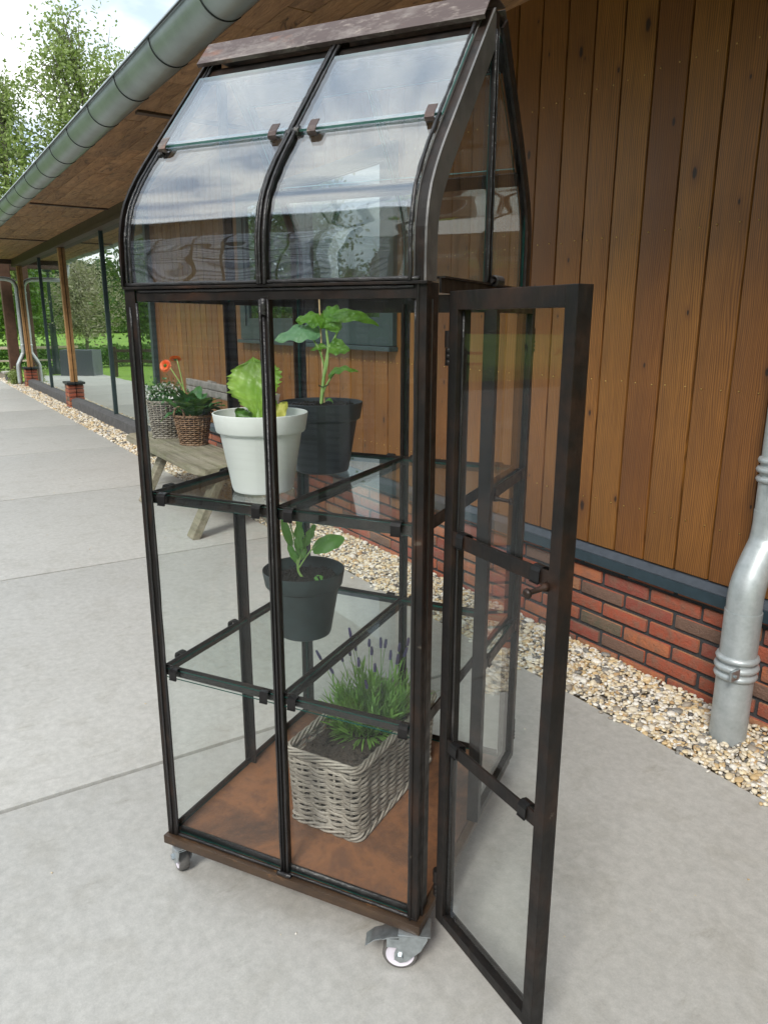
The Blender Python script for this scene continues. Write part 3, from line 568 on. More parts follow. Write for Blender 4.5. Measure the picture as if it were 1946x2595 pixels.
lp = thing('lamp_post', 'dark green cast iron lamp post mirrored in the glazing', 'lamp post', (-20.24, -1.2, 0))
b = B(); b.lathe([(.0, -.03), (.13, -.03), (.13, .12), (.105, .16), (.095, .5), (.075, 1.1), (.085, 1.2), (.085, 1.28), (.05, 1.32), (.035, 2.5), (.05, 2.55), (.0, 2.56)], (0, 0, 0), 20); b.build('column', 'lamp_iron', lp, smooth=True)
b = B(); b.lathe([(.0, 2.56), (.1, 2.6), (.15, 2.86), (.17, 2.88), (.05, 3.02), (.0, 3.05)], (0, 0, 0), 8); b.build('lantern', 'lamp_iron', lp)
bx = thing('planter_box', 'large dark grey ribbed planter box at the lawn edge mirrored in the glazing', 'planter', (-19.1, -1.62, 0), R(-58))
b = B(); b.box((-.42, -.3, -.03), (.42, .3, .64), 0, .01)
for k in range(10): b.box((-.40+k*.084, -.31, .02), (-.36+k*.084, -.299, .62))
b.build('planter_body', 'box_grey', bx)
sb = thing('stone_trough', 'small grey stone trough on the gravel left of the far downpipe', 'trough', (-18.0, -.17, 0))
b = B(); b.box((-.16, -.11, -.02), (.16, .11, .17), 0, .012); b.build('trough_body', 'stone_dark', sb); b = B(); b.box((-.2, -.17, .17), (.2, .14, .215), 0, .01); b.build('trough_slab', 'stone_grey', sb)
for i, (x, y, r_, h_) in enumerate([(-16.75, -.23, .17, .3), (-17.4, -.12, .13, .33)]):
    rng = np.random.default_rng(60+i); n = 900; c = rng.normal(0, .5, (n, 3))*np.array([r_, r_*.8, h_*.5])+np.array([0, 0, h_*.55]); v, f = leafquads(c, .022, rng)
    sh = thing('shrub', ['scruffy olive green shrub at the foot of the far downpipe', 'wispy green shrub beside the stone trough'][i], 'shrub', (x, y, 0), 0, 'shrubs on the gravel'); bigmesh('foliage', v, f, 'birch_leaf', sh)
    t = B(); [t.tube([(0, 0, -.02), (rr.uniform(-.06, .06), rr.uniform(-.06, .06), h_*.8)], [.006, .003], 5) for _ in range(7)]; t.build('stems', 'bark', sh)
# building opposite (behind the photographer), seen only mirrored in the glass
ob = thing('timber_barn', 'dark timber barn with pale striped sheet wall behind the photographer', 'barn', (-3.6, -9.2, 0), R(32.26))
b = B()
for k in range(60): b.box((-7+k*.2, -.02, 3.0), (-7+k*.2+.19, .05, 4.3), 0, .006)
b.build('board_wall', 'barn_board', ob)
b = B(); b.box((-7, .02, 0), (5, .2, 3.0)); b.build('sheet_wall', 'white_sheet', ob)
b = B()
for k in range(45): b.box((-7, .2, .08+k*.064), (5, .215, .10+k*.064))
b.build('sheet_ribs', 'white_strip', ob)
b = B(); b.box((-7.1, -5, 4.3), (5.1, .4, 4.4)); b.build('roof', 'stone_dark', ob); b = B(); b.box((-7, -5, 0), (5, -.05, 4.3)); b.build('rear_wall', 'barn_board', ob)
mf = thing('mesh_panel', 'dark wire mesh panel standing in front of the barn behind the photographer', 'mesh panel', (-2.9, -7.3, 0), R(32.26))
b = B()
for k in range(31): b.tube([(-4+k*.26, 0, 0), (-4+k*.26, 0, 3.0)], .011, 5)
for k in range(12): b.tube([(-4, .014, .05+k*.26), (3.8, .014, .05+k*.26)], .011, 5)
b.build('wire_mesh', 'timber_dark', mf)
for x in (-4, 0, 3.8): t = B(); t.tube([(x, -.02, -.03), (x, -.02, 3.05)], .03, 10); t.build('mesh_post', 'timber_dark', mf)

# ================================================================== BENCH AND BASKETS
bn = thing('garden_bench', 'weathered mossy wooden bench with a low plank back beside the brick plinth', 'bench', (-3.9, -.62, 0))
zs = .45; rr = random.Random(2)
for i, (y0, y1) in enumerate([(-.235, -.09), (-.085, .055), (.06, .20)]):
    t = B()
    if i == 0:  # front plank with clipped corners
        bm = bmesh.new(); pts = [(-.83, y0), (.82, y0), (.90, y0+.05), (.90, y1), (-.95, y1), (-.95, y0+.06)]
        lo = [bm.verts.new((x, y, zs-.045)) for x, y in pts]; hi = [bm.verts.new((x, y, zs)) for x, y in pts]; n = len(pts); bm.faces.new(lo[::-1]); bm.faces.new(hi)
        for k in range(n): bm.faces.new((lo[k], lo[(k+1) % n], hi[(k+1) % n], hi[k]))
        bmesh.ops.bevel(bm, geom=list(bm.edges), offset=.005, segments=2, affect='EDGES'); t.bm(bm)
    else: t.box((-.95, y0, zs-.045), (.9+rr.uniform(-.01, .01), y1, zs+rr.uniform(-.002, .002)), 0, .006)
    t.build('seat_plank', 'old_wood', bn, smooth=True)
for x in (-.33, .82):
    t = B(); t.obox((x, -.27, -.005), (x, -.06, .40), .05, .11, up=(1, 0, 0), bev=.005); t.build('leg', 'old_wood', bn)
    t = B(); t.obox((x, .30, -.005), (x, .06, .40), .05, .11, up=(1, 0, 0), bev=.005); t.build('leg', 'old_wood', bn)
    t = B(); t.box((x-.035, -.19, .35), (x+.035, .19, .403), 0, .005); t.build('cross_member', 'old_wood', bn)
    t = B(); t.obox((x+.06, .16, .40), (x+.06, .31, .90), .05, .07, up=(1, 0, 0), bev=.005); t.build('back_support', 'grey_wood', bn)
for z in (.785, .842): t = B(); t.box((-.76, .262, z), (.86, .292, z+.053), 0, .008); t.build('back_plank', 'grey_wood', bn)
def ring_basket(name, label, loc, rb, rt, h, mat, group, rows, stakes, rad, handles=False):
    t = thing(name, label, 'basket', loc, 0, group); b = B()
    for k in range(rows):
        z = h*(k+.5)/rows; r_ = rb+(rt-rb)*z/h; m = stakes*3
        b.tube([((r_+(.0055 if True else 0)*math.cos(PI*stakes*j/m+PI*k))*math.cos(2*PI*j/m), (r_+.0055*math.cos(PI*stakes*j/m+PI*k))*math.sin(2*PI*j/m), z+math.sin(j*1.7+k)*.0012) for j in range(m+1)], rad, 5, cap=False)
    for j in range(stakes):
        a = 2*PI*(j)/stakes; b.tube([(rb*math.cos(a), rb*math.sin(a), 0), (rt*math.cos(a), rt*math.sin(a), h)], rad*.9, 5)
    for q in range(3):
        for (r_, z) in ((rt, h), (rb, .004)): b.tube([((r_+.006*math.cos(j*.9+q*2.1))*math.cos(2*PI*j/72), (r_+.006*math.cos(j*.9+q*2.1))*math.sin(2*PI*j/72), z+.006*math.sin(j*.9+q*2.1)) for j in range(73)], rad*1.1, 5, cap=False)
    b.build('woven_side', mat, t, smooth='all')
    b = B(); b.lathe([(0, .004), (rb-.004, .004), (rt-.012, h-.03), (0, h-.025)], (0, 0, 0), 32); b.build('liner', 'potting_soil', t)
    if handles:
        for a in (R(-62), R(118)):
            c = Vector((rt*math.cos(a), rt*math.sin(a), h)); tn = Vector((-math.sin(a), math.cos(a), 0)); hb = B()
            for q in range(2): hb.tube([tuple(c+tn*.05*math.cos(PI*k/14)+Vector((0, 0, .075*math.sin(PI*k/14)))+Vector((math.cos(a), math.sin(a), 0))*.004*math.sin(k*1.1+q*PI)) for k in range(15)], rad*1.2, 6)
            hb.build('handle', mat, t, smooth='all')
    return t
ring_basket('wicker_basket', 'round brown wicker basket with loop handles holding the gerbera', (-4.01, -.535, zs+.003), .096, .135, .215, 'brown_wicker', 'round baskets on the bench', 14, 24, .0048, True)
ring_basket('wicker_basket', 'taller grey wicker basket of white flowers at the far end of the bench', (-4.47, -.60, zs+.003), .105, .135, .285, 'grey_wicker', 'round baskets on the bench', 19, 24, .0046)

# ------------------------------------------------------------------ leaf maker
def leaf(b, p0, p1, nrm, w, prof=None, arch=0., fold=0., wav=0., serr=0., ns=9, nl=16, nw=4, tw=0., mi=0, mid=0.):
    p0 = Vector(p0); p1 = Vector(p1); d = (p1-p0); ln = d.length; d.normalize(); n = Vector(nrm).normalized(); n = (n-d*n.dot(d)).normalized(); side = d.cross(n)
    prof = prof or (lambda u: math.sin(PI*u**.8)**.8); vv = []; ff = []
    for i in range(nl+1):
        u = i/nl; c = p0+d*ln*u+n*arch*ln*4*u*(1-u); wu = w*max(prof(u), .012)*(1+serr*((u*ns) % 1.-.5))
        s2 = (side*math.cos(tw*u)+n*math.sin(tw*u)); n2 = (n*math.cos(tw*u)-side*math.sin(tw*u))
        for j in range(-nw, nw+1):
            t = j/nw; wv = wav*w*(abs(t)**1.5)*math.sin(u*17+j*.9+(2 if j < 0 else 0)); vv.append(tuple(c+s2*t*wu+n2*(fold*abs(t)*wu+wv-mid*w*math.exp(-(t*5)**2))+d*ln*(.06*t*t*0)))
    k = 2*nw+1
    for i in range(nl):
        for j in range(k-1): ff.append((i*k+j, i*k+j+1, (i+1)*k+j+1, (i+1)*k+j))
    b.add(vv, ff, mi)
ov = lambda u: math.sin(PI*min(1, u*.96+.03))**.7
heart = lambda u: (1.15*math.sin(PI*min(1, (u*.86+.14)))**.85) if u > .02 else .5
lob = lambda u: (math.sin(PI*min(1, u*.9+.1))**.6)*(.78+.22*abs(math.cos(u*2.6*PI)))
# gerbera in brown basket
gb = thing('gerbera_plant', 'gerbera with two orange red flower heads in the brown basket', 'plant', (-4.01, -.535, .67)); rn = random.Random(4)
b = B()
for k in range(28):
    a = 2*PI*k/28*2.4+rn.uniform(-.3, .3); el = rn.uniform(.15, 1.2); ln = rn.uniform(.14, .25); d = Vector((math.cos(a)*math.cos(el), math.sin(a)*math.cos(el), math.sin(el)))
    p0 = Vector((math.cos(a)*.03, math.sin(a)*.03, -.02)); p1 = p0+d*ln+Vector((0, 0, .03)); leaf(b, p0+d*ln*.3, p1, Vector((-d.x*.5, -d.y*.5, .8)), rn.uniform(.044, .066), ov, .14, .22, .10, .10, 8, 14, 4)
for s_ in (Vector((-.10, -.21, -.05)), Vector((-.04, -.16, .0)), Vector((.06, .16, .0)), Vector((.10, .20, .02)), Vector((.14, .08, .06))):
    leaf(b, s_*.25, s_, (0, -.3, .9), .055, ov, .2, .2, .12, .12, 8, 14, 3)
b.build('foliage', 'gerbera_leaf', gb, smooth='all')
for hp, fn in ((Vector((-.165, -.125, .355)), Vector((.55, -.6, .3))), (Vector((-.13, -.06, .40)), Vector((-.35, .1, .8)))):
    b = B(); b.tube(smoothpath([(-.03, -.02, -.02), (-.06, -.03, .17), tuple(hp*.85+Vector((0, 0, .05))), tuple(hp)], 5), .0042, 7); st = b.build('flower_stem', 'stem_green', gb, smooth='all')
    b = B(); fn = fn.normalized(); u = fn.orthogonal().normalized(); w_ = fn.cross(u)
    for q in range(2):
        for k in range(24):
            a = 2*PI*(k+q*.5)/24; d = u*math.cos(a)+w_*math.sin(a); leaf(b, hp+d*.008+fn*.003*q, hp+d*(.050-.010*q)+fn*(.002+.014*q), fn, .0052, lambda x: math.sin(PI*min(1, x*.8+.18))**.5, .08, .2, 0, 0, 1, 5, 1)
    b.build('petals', 'gerbera_petal', st, smooth='all'); b = B(); tv, tf = ico(2); b.add(tv*.014+np.array(hp+fn*.004), tf); b.build('flower_centre', 'dark_leaf', st, smooth='all')
wfp = thing('white_flower_plant', 'mound of tiny white flowers in the tall grey basket', 'plant', (-4.47, -.60, .73)); rng = np.random.default_rng(8)
n = 1500; c = rng.normal(0, 1, (n, 3))*np.array([.065, .065, .045])+np.array([0, 0, .055]); v, f = leafquads(c, .013, rng); bigmesh('foliage', v, f, 'gerbera_leaf', wfp)
n = 260; c = rng.normal(0, 1, (n, 3)); c /= np.linalg.norm(c, axis=1)[:, None]; c = c*np.array([.14, .14, .10])*rng.uniform(.85, 1.15, (n, 1)); c[:, 2] = np.abs(c[:, 2])+.035; v, f = leafquads(c, .0115, rng, .9); bigmesh('flowers', v, f, 'white_petal', wfp)

# ================================================================== GREENHOUSE CABINET
H = .1223; CX, CY, CROT = -.20143663, -1.90635786, R(32.25734)
gc = thing('glass_cabinet', 'tall rusty steel framed greenhouse cabinet on castors with curved glass roof and open glass door', 'greenhouse', (CX, CY, 0), CROT)
def cb(b, name, mat, parent=None, smooth=False, off=H, loc=None, rz=0.):
    for i in range(len(b.v)): b.v[i] = b.v[i]+np.array([0, 0, off])
    return b.build(name, mat, parent if parent is not None else gc, smooth)
W, D, ZE, Z1, Z2 = .65, .652, 1.290, .851, .438
# base
b = B(); b.box((-.014, -.020, -.022), (.664, -.002, 0), 0, .002); b.box((-.014, .654, -.022), (.664, .672, 0), 0, .002); b.box((-.014, -.002, -.0215), (.004, .654, -.0005), 0, .002); b.box((.646, -.002, -.0215), (.664, .654, -.0005), 0, .002)
cb(b, 'base_frame', 'base_steel', smooth=True)
b = B(); b.box((.004, -.002, -.012), (.646, .654, .003)); cb(b, 'rusty_floor', 'rust')
b = B()  # dried cement crumbs on the sealant line
for k in range(16): tv, tf = ico(1); s_ = rn.uniform(.002, .006); b.add(tv*np.array([s_*1.6, s_, s_*.45])+np.array([.062+k*.0045+rn.uniform(-.004, .004), .016+rn.uniform(-.006, .006), .004]), tf)
cb(b, 'mortar_crumbs', 'stone_grey', smooth='all')
def cement(): pass
# posts
def angle(x, y, sx, sy, z0=0., z1=ZE, w_=.026, t=.004):
    b = B(); xa, xb = sorted((x, x+sx*w_)); ya, yb = sorted((y, y+sy*t)); b.box((xa, ya, z0), (xb, yb, z1), 0, .0008)
    xa, xb = sorted((x, x+sx*t)); ya, yb = sorted((y+sy*t, y+sy*w_)); b.box((xa, ya, z0), (xb, yb, z1), 0, .0008)
    xa, xb = sorted((x+sx*t, x+sx*.013)); ya, yb = sorted((y+sy*t, y+sy*.013)); b.box((xa, ya, z0+.002), (xb, yb, z1)); return b
def bead(b, p0, p1, r, seed, n=60, jit=.0014, mi=0):
    n = max(8, n//2); jit *= .35; r *= .8
    rb_ = random.Random(seed); p0 = Vector(p0); p1 = Vector(p1); pts = [p0+(p1-p0)*k/n+Vector([rb_.uniform(-jit, jit) for _ in range(3)])*(0 < k < n) for k in range(n+1)]
    b.tube(pts, [r*rb_.uniform(.85, 1.12) for _ in pts], 7, mi)
cb(angle(-.008, -.008, 1, 1), 'corner_post', 'steel'); cb(angle(-.008, .660, 1, -1), 'corner_post', 'steel'); cb(angle(.656, .660, -1, -1), 'corner_post', 'steel')
b = B(); b.box((.634, -.008, 0), (.6535, -.003, ZE-.002), 0, .0008); b.box((.6495, -.003, 0), (.6535, .048, ZE-.002), 0, .0008); b.box((.634, -.003, 0.001), (.650, .016, ZE-.003)); cb(b, 'corner_post', 'steel')
b = B(); b.tube([(.6385, -.0095, 0.0), (.6385, -.0095, ZE)], .0022, 6); b.tube([(.6565, .012, 0), (.6565, .012, ZE-.03)], .0018, 6); cb(b, 'post_rib', 'steel')
b = B(); bead(b, (.0205, -.006, .004), (.0205, -.006, 1.258), .004, 1); bead(b, (.006, -.0095, .004), (.006, -.0095, 1.25), .0035, 8); bead(b, (.633, -.005, .004), (.633, -.005, 1.258), .0035, 2); cb(b, 'sealant', 'putty', smooth='all')
def mull(x0, x1, y, s, name='mullion'):   # front/back mullion
    b = B(); ya, yb = sorted((y, y+s*.005)); b.box((x0, ya, 0), (x1, yb, ZE-.022), 0, .0008); xm = (x0+x1)/2; ya, yb = sorted((y+s*.005, y+s*.024)); b.box((xm-.0025, ya, 0), (xm+.0025, yb, ZE-.022))
    return b
MX = .329
mm = cb(mull(MX-.010, MX+.010, -.007, 1), 'mullion', 'steel')
b = B(); bead(b, (MX-.0085, -.0090, .004), (MX-.0085, -.0090, 1.262), .0036, 3); bead(b, (MX+.0085, -.0090, .004), (MX+.0085, -.0090, 1.262), .0036, 4); b.tube([(MX-.001, -.009, .0), (MX-.001, -.009, 1.262)], .003, 6); cb(b, 'sealant', 'putty', mm, smooth='all')
b = B(); bead(b, (MX, -.012, 1.235), (MX+.002, -.012, 1.264), .008, 5, 9, .003); bead(b, (MX-.016, -.012, .004), (MX+.018, -.012, .004), .007, 6, 9, .003); cb(b, 'sealant_blob', 'putty', mm, smooth='all')
cb(mull(MX-.0125, MX+.0125, .658, -1), 'mullion', 'steel')
b = B(); b.box((-.007, .314, 0), (-.002, .342, ZE-.022), 0, .0008); b.box((-.002, .3255, 0), (.02, .3305, ZE-.022)); cb(b, 'mullion', 'steel')
# bottom, eave rails
b = B(); b.box((.022, .003, .0005), (.632, .008, .022)); b2 = B(); bead(b, (.0, -.004, .004), (.65, -.004, .004), .0052, 7, 70, .0012); cb(b, 'bottom_rail', 'putty', smooth='all')
b = B(); b.box((-.002, .022, .0005), (.003, .630, .020)); b.box((.022, .6545, .0005), (.628, .6585, .020)); cb(b, 'bottom_rail', 'steel')
b = B(); b.box((.022, -.006, 1.262), (.634, -.001, 1.284)); b.box((-.008, -.014, 1.2845), (.656, .010, 1.2895), 0, .001); cb(b, 'eave_rail', 'steel')
b = B(); bead(b, (.0, -.0085, 1.2935), (.64, -.0085, 1.2935), .0052, 11, 80, .0012); bead(b, (.03, -.007, 1.281), (.63, -.007, 1.281), .004, 12, 70, .001); cb(b, 'sealant', 'putty', smooth='all')
b = B(); b.box((.022, .653, 1.246), (.630, .658, 1.290)); b.box((-.006, .022, 1.262), (-.001, .630, 1.290)); cb(b, 'eave_rail', 'steel')
b = B(); b.box((.6505, .057, 1.272), (.6545, .630, 1.296)); b.box((.64, .057, 1.2965), (.662, .630, 1.300)); gr_ = cb(b, 'gable_rail', 'steel')
b = B()
for k in range(6): b.tube([(.665+.007*math.cos(a), .338+k*.0085, 1.305+.009*math.sin(a)) for a in np.linspace(0, 2*PI, 13)], .0036, 6, cap=False)
b.tube([(.665, .325, 1.305), (.665, .392, 1.305)], .0035, 8); cb(b, 'weld_coil', 'steel', gr_, smooth=True)
# roof profile
PF = [(-.003, 1.290), (-.003, 1.345), (-.001, 1.380), (.006, 1.413), (.017, 1.441), (.034, 1.468), (.055, 1.496), (.078, 1.523), (.105, 1.5525), (.175, 1.629), (.252, 1.713), (.3295, 1.7975)]
PFB = [(-.006, 1.290), (-.006, 1.395), (-.002, 1.438), (.009, 1.472), (.036, 1.520), (.100, 1.606), (.180, 1.700), (.262, 1.7975)]
def resamp(P, n):
    P = [Vector((p[0], p[1])) for p in P]; L_ = [0]
    for a, c in zip(P, P[1:]): L_.append(L_[-1]+(c-a).length)
    out = []
    for k in range(n+1):
        s_ = L_[-1]*k/n; i = max(j for j in range(len(L_)-1) if L_[j] <= s_+1e-9); t = (s_-L_[i])/(L_[i+1]-L_[i]); out.append(P[i].lerp(P[i+1], min(t, 1)))
    return out
def frames(P, back=False, n=44):
    Q = resamp(P, n); out = []
    for i, p in enumerate(Q):
        t = (Q[min(i+1, n)]-Q[max(i-1, 0)]).normalized(); nr = Vector((-t.y, t.x))   # outward = (-tz, ty)
        y, ny = (p.x, nr.x) if not back else (.652-p.x, -nr.x); out.append((Vector((0, y, p.y)), Vector((1, 0, 0)), Vector((0, ny, nr.y))))
    return out
def rafter(x0, x1, d0, d1, back=False, P=None):
    P = P or (PFB if back else PF); return B().sweep(frames(P, back), [(x0, d0), (x1, d0), (x1, d1), (x0, d1)])
rf = cb(rafter(-.008, -.003, -.026, .012), 'rafter', 'steel'); cb(rafter(-.003, .017, -.003, .001), 'rafter_flange', 'steel', rf)
rr_ = cb(rafter(.631, .6475, -.004, .002), 'rafter', 'steel'); cb(rafter(.6475, .6515, -.046, .0035), 'rafter_plate', 'steel_pale', rr_); cb(rafter(.6285, .631, -.006, .005), 'rafter_lip', 'steel_pale', rr_)
mr = cb(rafter(MX-.009, MX+.009, .006, .010), 'rafter', 'steel'); cb(rafter(MX-.002, MX+.002, -.02, .006), 'rafter_web', 'steel', mr)
for x0, x1 in ((-.008, .014), (MX-.011, MX+.011), (.632, .656)):
    o = cb(rafter(x0, x1, -.003, .003, True), 'rafter', 'steel')
cb(rafter(.650, .6555, -.030, .004, True), 'rafter_plate', 'steel', o); cb(rafter(-.008, -.003, -.026, .004, True), 'rafter_plate', 'steel', o)
def roofbead(x, d, r, seed, P=PF, j=.0016):
    rb_ = random.Random(seed); F_ = frames(P, False, 44); r *= .72; j *= .35; b = B(); b.tube([o+a*(x+rb_.uniform(-j, j))+c*(d+rb_.uniform(-j*.4, j*.4)) for o, a, c in F_], [r*rb_.uniform(.82, 1.15) for _ in F_], 7); return b
for x, d, r_, sd, par in ((.013, .005, .005, 21, rf), (.004, .006, .004, 22, rf), (MX-.008, .011, .005, 23, mr), (MX+.0075, .011, .005, 24, mr), (MX-.001, .0135, .004, 26, mr), (.625, .010, .0055, 25, rr_)):
    cb(roofbead(x, d, r_, sd), 'sealant', 'putty', par, smooth='all')
b = B(); bead(b, (MX-.012, .108, 1.566), (MX+.014, .112, 1.572), .011, 31, 12, .004); bead(b, (.012, .115, 1.572), (.02, .10, 1.55), .009, 32, 10, .004); cb(b, 'sealant_blob', 'putty', mr, smooth='all')
# gable bars
for x in (.650, -.004):
    b = B(); b.box((x-.002, .330, 1.296), (x+.002, .350, 1.793), 0, .0006); b.box((x-.0055, .332, 1.296), (x-.002, .348, 1.768)) if x > .3 else b.box((x+.002, .3375, 1.29), (x+.018, .3425, 1.768)); o = cb(b, 'gable_bar', 'steel')
    if x > .3: b = B(); bead(b, (x+.003, .329, 1.30), (x+.003, .333, 1.765), .0032, 33, 40); bead(b, (x+.003, .351, 1.30), (x+.003, .347, 1.765), .0026, 34, 40); cb(b, 'sealant', 'putty', o, smooth='all')
# ridge
sx, sz = Vector((0, .676, .737)), Vector((0, -.737, .676))      # up the slope, outward
def slopebox(b, x0, x1, y, z, s0, s1, d0, d1, back=False, mi=0, bev=0.):
    P = []
    for x in (x0, x1):
        for s_, d in ((s0, d0), (s0, d1), (s1, d1), (s1, d0)):
            v = Vector((x, y, z))+sx*s_+sz*d
            if back: v.y = .652-v.y
            P.append(tuple(v))
    return b.add(P, [(0,1,2,3), (7,6,5,4), (0,4,5,1), (1,5,6,2), (2,6,7,3), (3,7,4,0)], mi)
b = B(); slopebox(b, -.014, .646, .283, 1.7640, 0, .072, .010, .0125); slopebox(b, -.014, .646, .283, 1.7640, .0, .003, .004, .010); slopebox(b, -.012, .648, .216, 1.7640, 0, .066, .010, .0125, True)
b.box((-.012, .324, 1.8225), (.648, .399, 1.8245)); cb(b, 'ridge_cap', 'cap')
b = B(); slopebox(b, -.004, .650, .262, 1.726, 0, .05, -.004, .001); slopebox(b, -.004, .650, .198, 1.726, 0, .05, -.004, .001, True); b.box((.0, .326, 1.792), (.652, .392, 1.797)); cb(b, 'ridge_bar', 'steel')
# ------------------------------------------------------------------ glass
def pane(x0, x1, y0, y1, z0, z1, axis, name='glass_pane', parent=None, mat='pane_glass', edge='glass_edge'):
    b = B(); b.box((x0, y0, z0), (x1, y1, z1)); b.mi = [1]*6
    # faces order: x0,x1,y0,y1,z0,z1
    for i in {'x': (0, 1), 'y': (2, 3), 'z': (4, 5)}[axis]: b.mi[i] = 0
    return cb(b, name, [mat, edge], parent)
bays = ((.006, MX-.004), (MX+.004, .634))
for x0, x1 in bays:
    pane(x0, x1, .001, .005, .006, Z2+.006, 'y'); pane(x0, x1, -.0042, -.0002, Z2-.012, Z1+.010, 'y') ; pane(x0, x1, .001, .005, Z1-.012, 1.283, 'y')
    pane(x0, x1, .6475, .6515, .006, Z1, 'y'); pane(x0, x1, .6475, .6515, Z1+.004, 1.283, 'y')
for y0, y1 in ((.014, .326), (.330, .645)):
    pane(.001, .005, y0, y1, .006, Z1, 'x'); pane(.001, .005, y0, y1, Z1+.004, 1.283, 'x')
def curved(P, x0, x1, d0, d1, back=False, name='roof_pane', mat='curved_glass', n=40):
    F_ = frames(P, back, n); sec = [(x0, d0), (x1, d0), (x1, d1), (x0, d1)]; b = B().sweep(F_, sec); m_ = []
    for i in range(len(F_)-1): m_ += [0, 1, 0, 1]
    b.mi = m_+[1, 1]; return cb(b, name, [mat, 'glass_edge_pale'], gc, smooth=True)
lowP = PF[:9]+[(.130, 1.580)]; upP = [(.1165, 1.565), (.175, 1.629), (.268, 1.7305)]
for x0, x1 in ((.004, MX-.003), (MX+.003, .630)):
    curved(lowP, x0, x1, .001, .005); curved(upP, x0, x1, .0065, .0115, mat='roof_glass', n=6); curved(PFB[:5]+[(.070, 1.566)], x0, x1, -.009, -.0045, True); curved([(.060, 1.553), (.180, 1.700), (.205, 1.730)], x0, x1, -.015, -.0105, True, mat='pane_glass', n=6)
b = B()
for back in (True,): slopebox(b, .01, .64, .050, 1.540, 0, .032, -.022, -.017, back)
cb(b, 'roof_joint_bar', 'steel')
# gable panes (polygon prisms)
for x in (.6405, .006):
    for half in (0, 1):
        Q = [p for p in resamp(PFB if half else PF, 26)]; pts = [(p.x+.012, p.y) for p in Q if p.y < 1.765]; pts = [(.012, 1.292)]+pts[1:]+[(.3385, 1.775), (.3385, 1.292)]
        if half: pts = [(.672-p[0]+.0, p[1]) for p in pts]; pts = [(min(max(p[0], .3415), .640), p[1]) for p in pts]
        else: pts = [(min(p[0], .3385), p[1]) for p in pts]
        n = len(pts); b = B(); b.add([(x, p[0], p[1]) for p in pts]+[(x+.004, p[0], p[1]) for p in pts], [tuple(range(n))[::-1], tuple(range(n, 2*n))]+[(k, (k+1) % n, n+(k+1) % n, n+k) for k in range(n)]); b.mi = [0, 0]+[1]*n
        cb(b, 'gable_pane', ['pane_glass', 'glass_edge'])
# ------------------------------------------------------------------ shelves
def clipmesh(wd=.020, inv=1):
    P = [(.010, -.002), (.010, .009), (.006, .0125), (-.002, .0138), (-.008, .012), (-.0105, .007), (-.0108, -.011), (-.0135, -.0125)]
    b = B(); sec = []; T = .0014
    fr = []
    for i, p in enumerate(P):
        a = Vector(P[max(i-1, 0)]); c = Vector(P[min(i+1, len(P)-1)]); t = (c-a).normalized(); nr = Vector((t.y, -t.x)); fr.append((Vector((0, p[0], p[1])), Vector((1, 0, 0)), Vector((0, nr.x, nr.y))))
    return b.sweep(fr, [(-wd/2, 0), (wd/2, 0), (wd/2, T), (-wd/2, T)])
cm = clipmesh().build('clip', 'clip_steel', None); CLIP = cm.data; bpy.data.objects.remove(cm)
def clip(parent, loc, rz=0, name='clip', rx=0.):
    o = bpy.data.objects.new(name, CLIP); COL.objects.link(o); o.parent = parent; o.location = loc; o.rotation_euler = (rx, 0, rz); return o
for zi, zz in enumerate((Z1, Z2)):
    top, bot = zz+.012, zz-.013; b = B()
    b.box((.004, .0075, bot), (.650, .0115, top), 0, .0006); b.box((.004, .641, bot), (.646, .645, top), 0, .0006); b.box((.0065, .0115, bot), (.0105, .641, top), 0, .0006)
    b.box((MX-.002, .0115, bot), (MX+.002, .641, top), 0, .0006); b.box((MX-.012, .0115, bot-.0005), (MX-.002, .641, bot+.003)); b.box((MX+.002, .0115, bot-.0005), (MX+.012, .641, bot+.003)); b.box((.640, .0115, bot), (.644, .641, top), 0, .0006)
    sh = cb(b, 'shelf_frame', 'steel')
    for x0, x1 in ((.013, MX-.004), (MX+.004, .637)): pane(x0, x1, .014, .638, zz, zz+.005, 'z', 'shelf_pane', sh, 'shelf_glass')
    for x in ((.050, .292, .368, .600), (.046, .292, .362, .618))[zi]: clip(sh, (x, .0, H+zz))
    for y in (.075, .285): clip(sh, (-.001, y, H+zz), -PI/2)
    for x in (.07, .29, .36, .60): clip(sh, (x, .652, H+zz), PI)
    if zi == 0: pass
rclips = [(.026, .112, 1.5625), (.292, .112, 1.5625), (.378, .112, 1.5625), (.612, .112, 1.5625)]
b0 = B(); T = .0016
P = [(.022, .018), (.0, .018), (-.008, .015), (-.009, .008), (-.005, .002), (.006, .001)]
for i, (x, y, z) in enumerate(rclips):
    b = B(); pts3 = [Vector((0, y, z))+sx*(p-.004)+sz*(q) for p, q in P]
    fr = []
    for k, p in enumerate(pts3):
        t = (pts3[min(k+1, len(pts3)-1)]-pts3[max(k-1, 0)]).normalized(); fr.append((p, Vector((1, 0, 0)), Vector((1, 0, 0)).cross(t)))
    b.sweep(fr, [(x-.009, 0), (x+.009, 0), (x+.009, T), (x-.009, T)]); cb(b, 'roof_clip', 'cap')
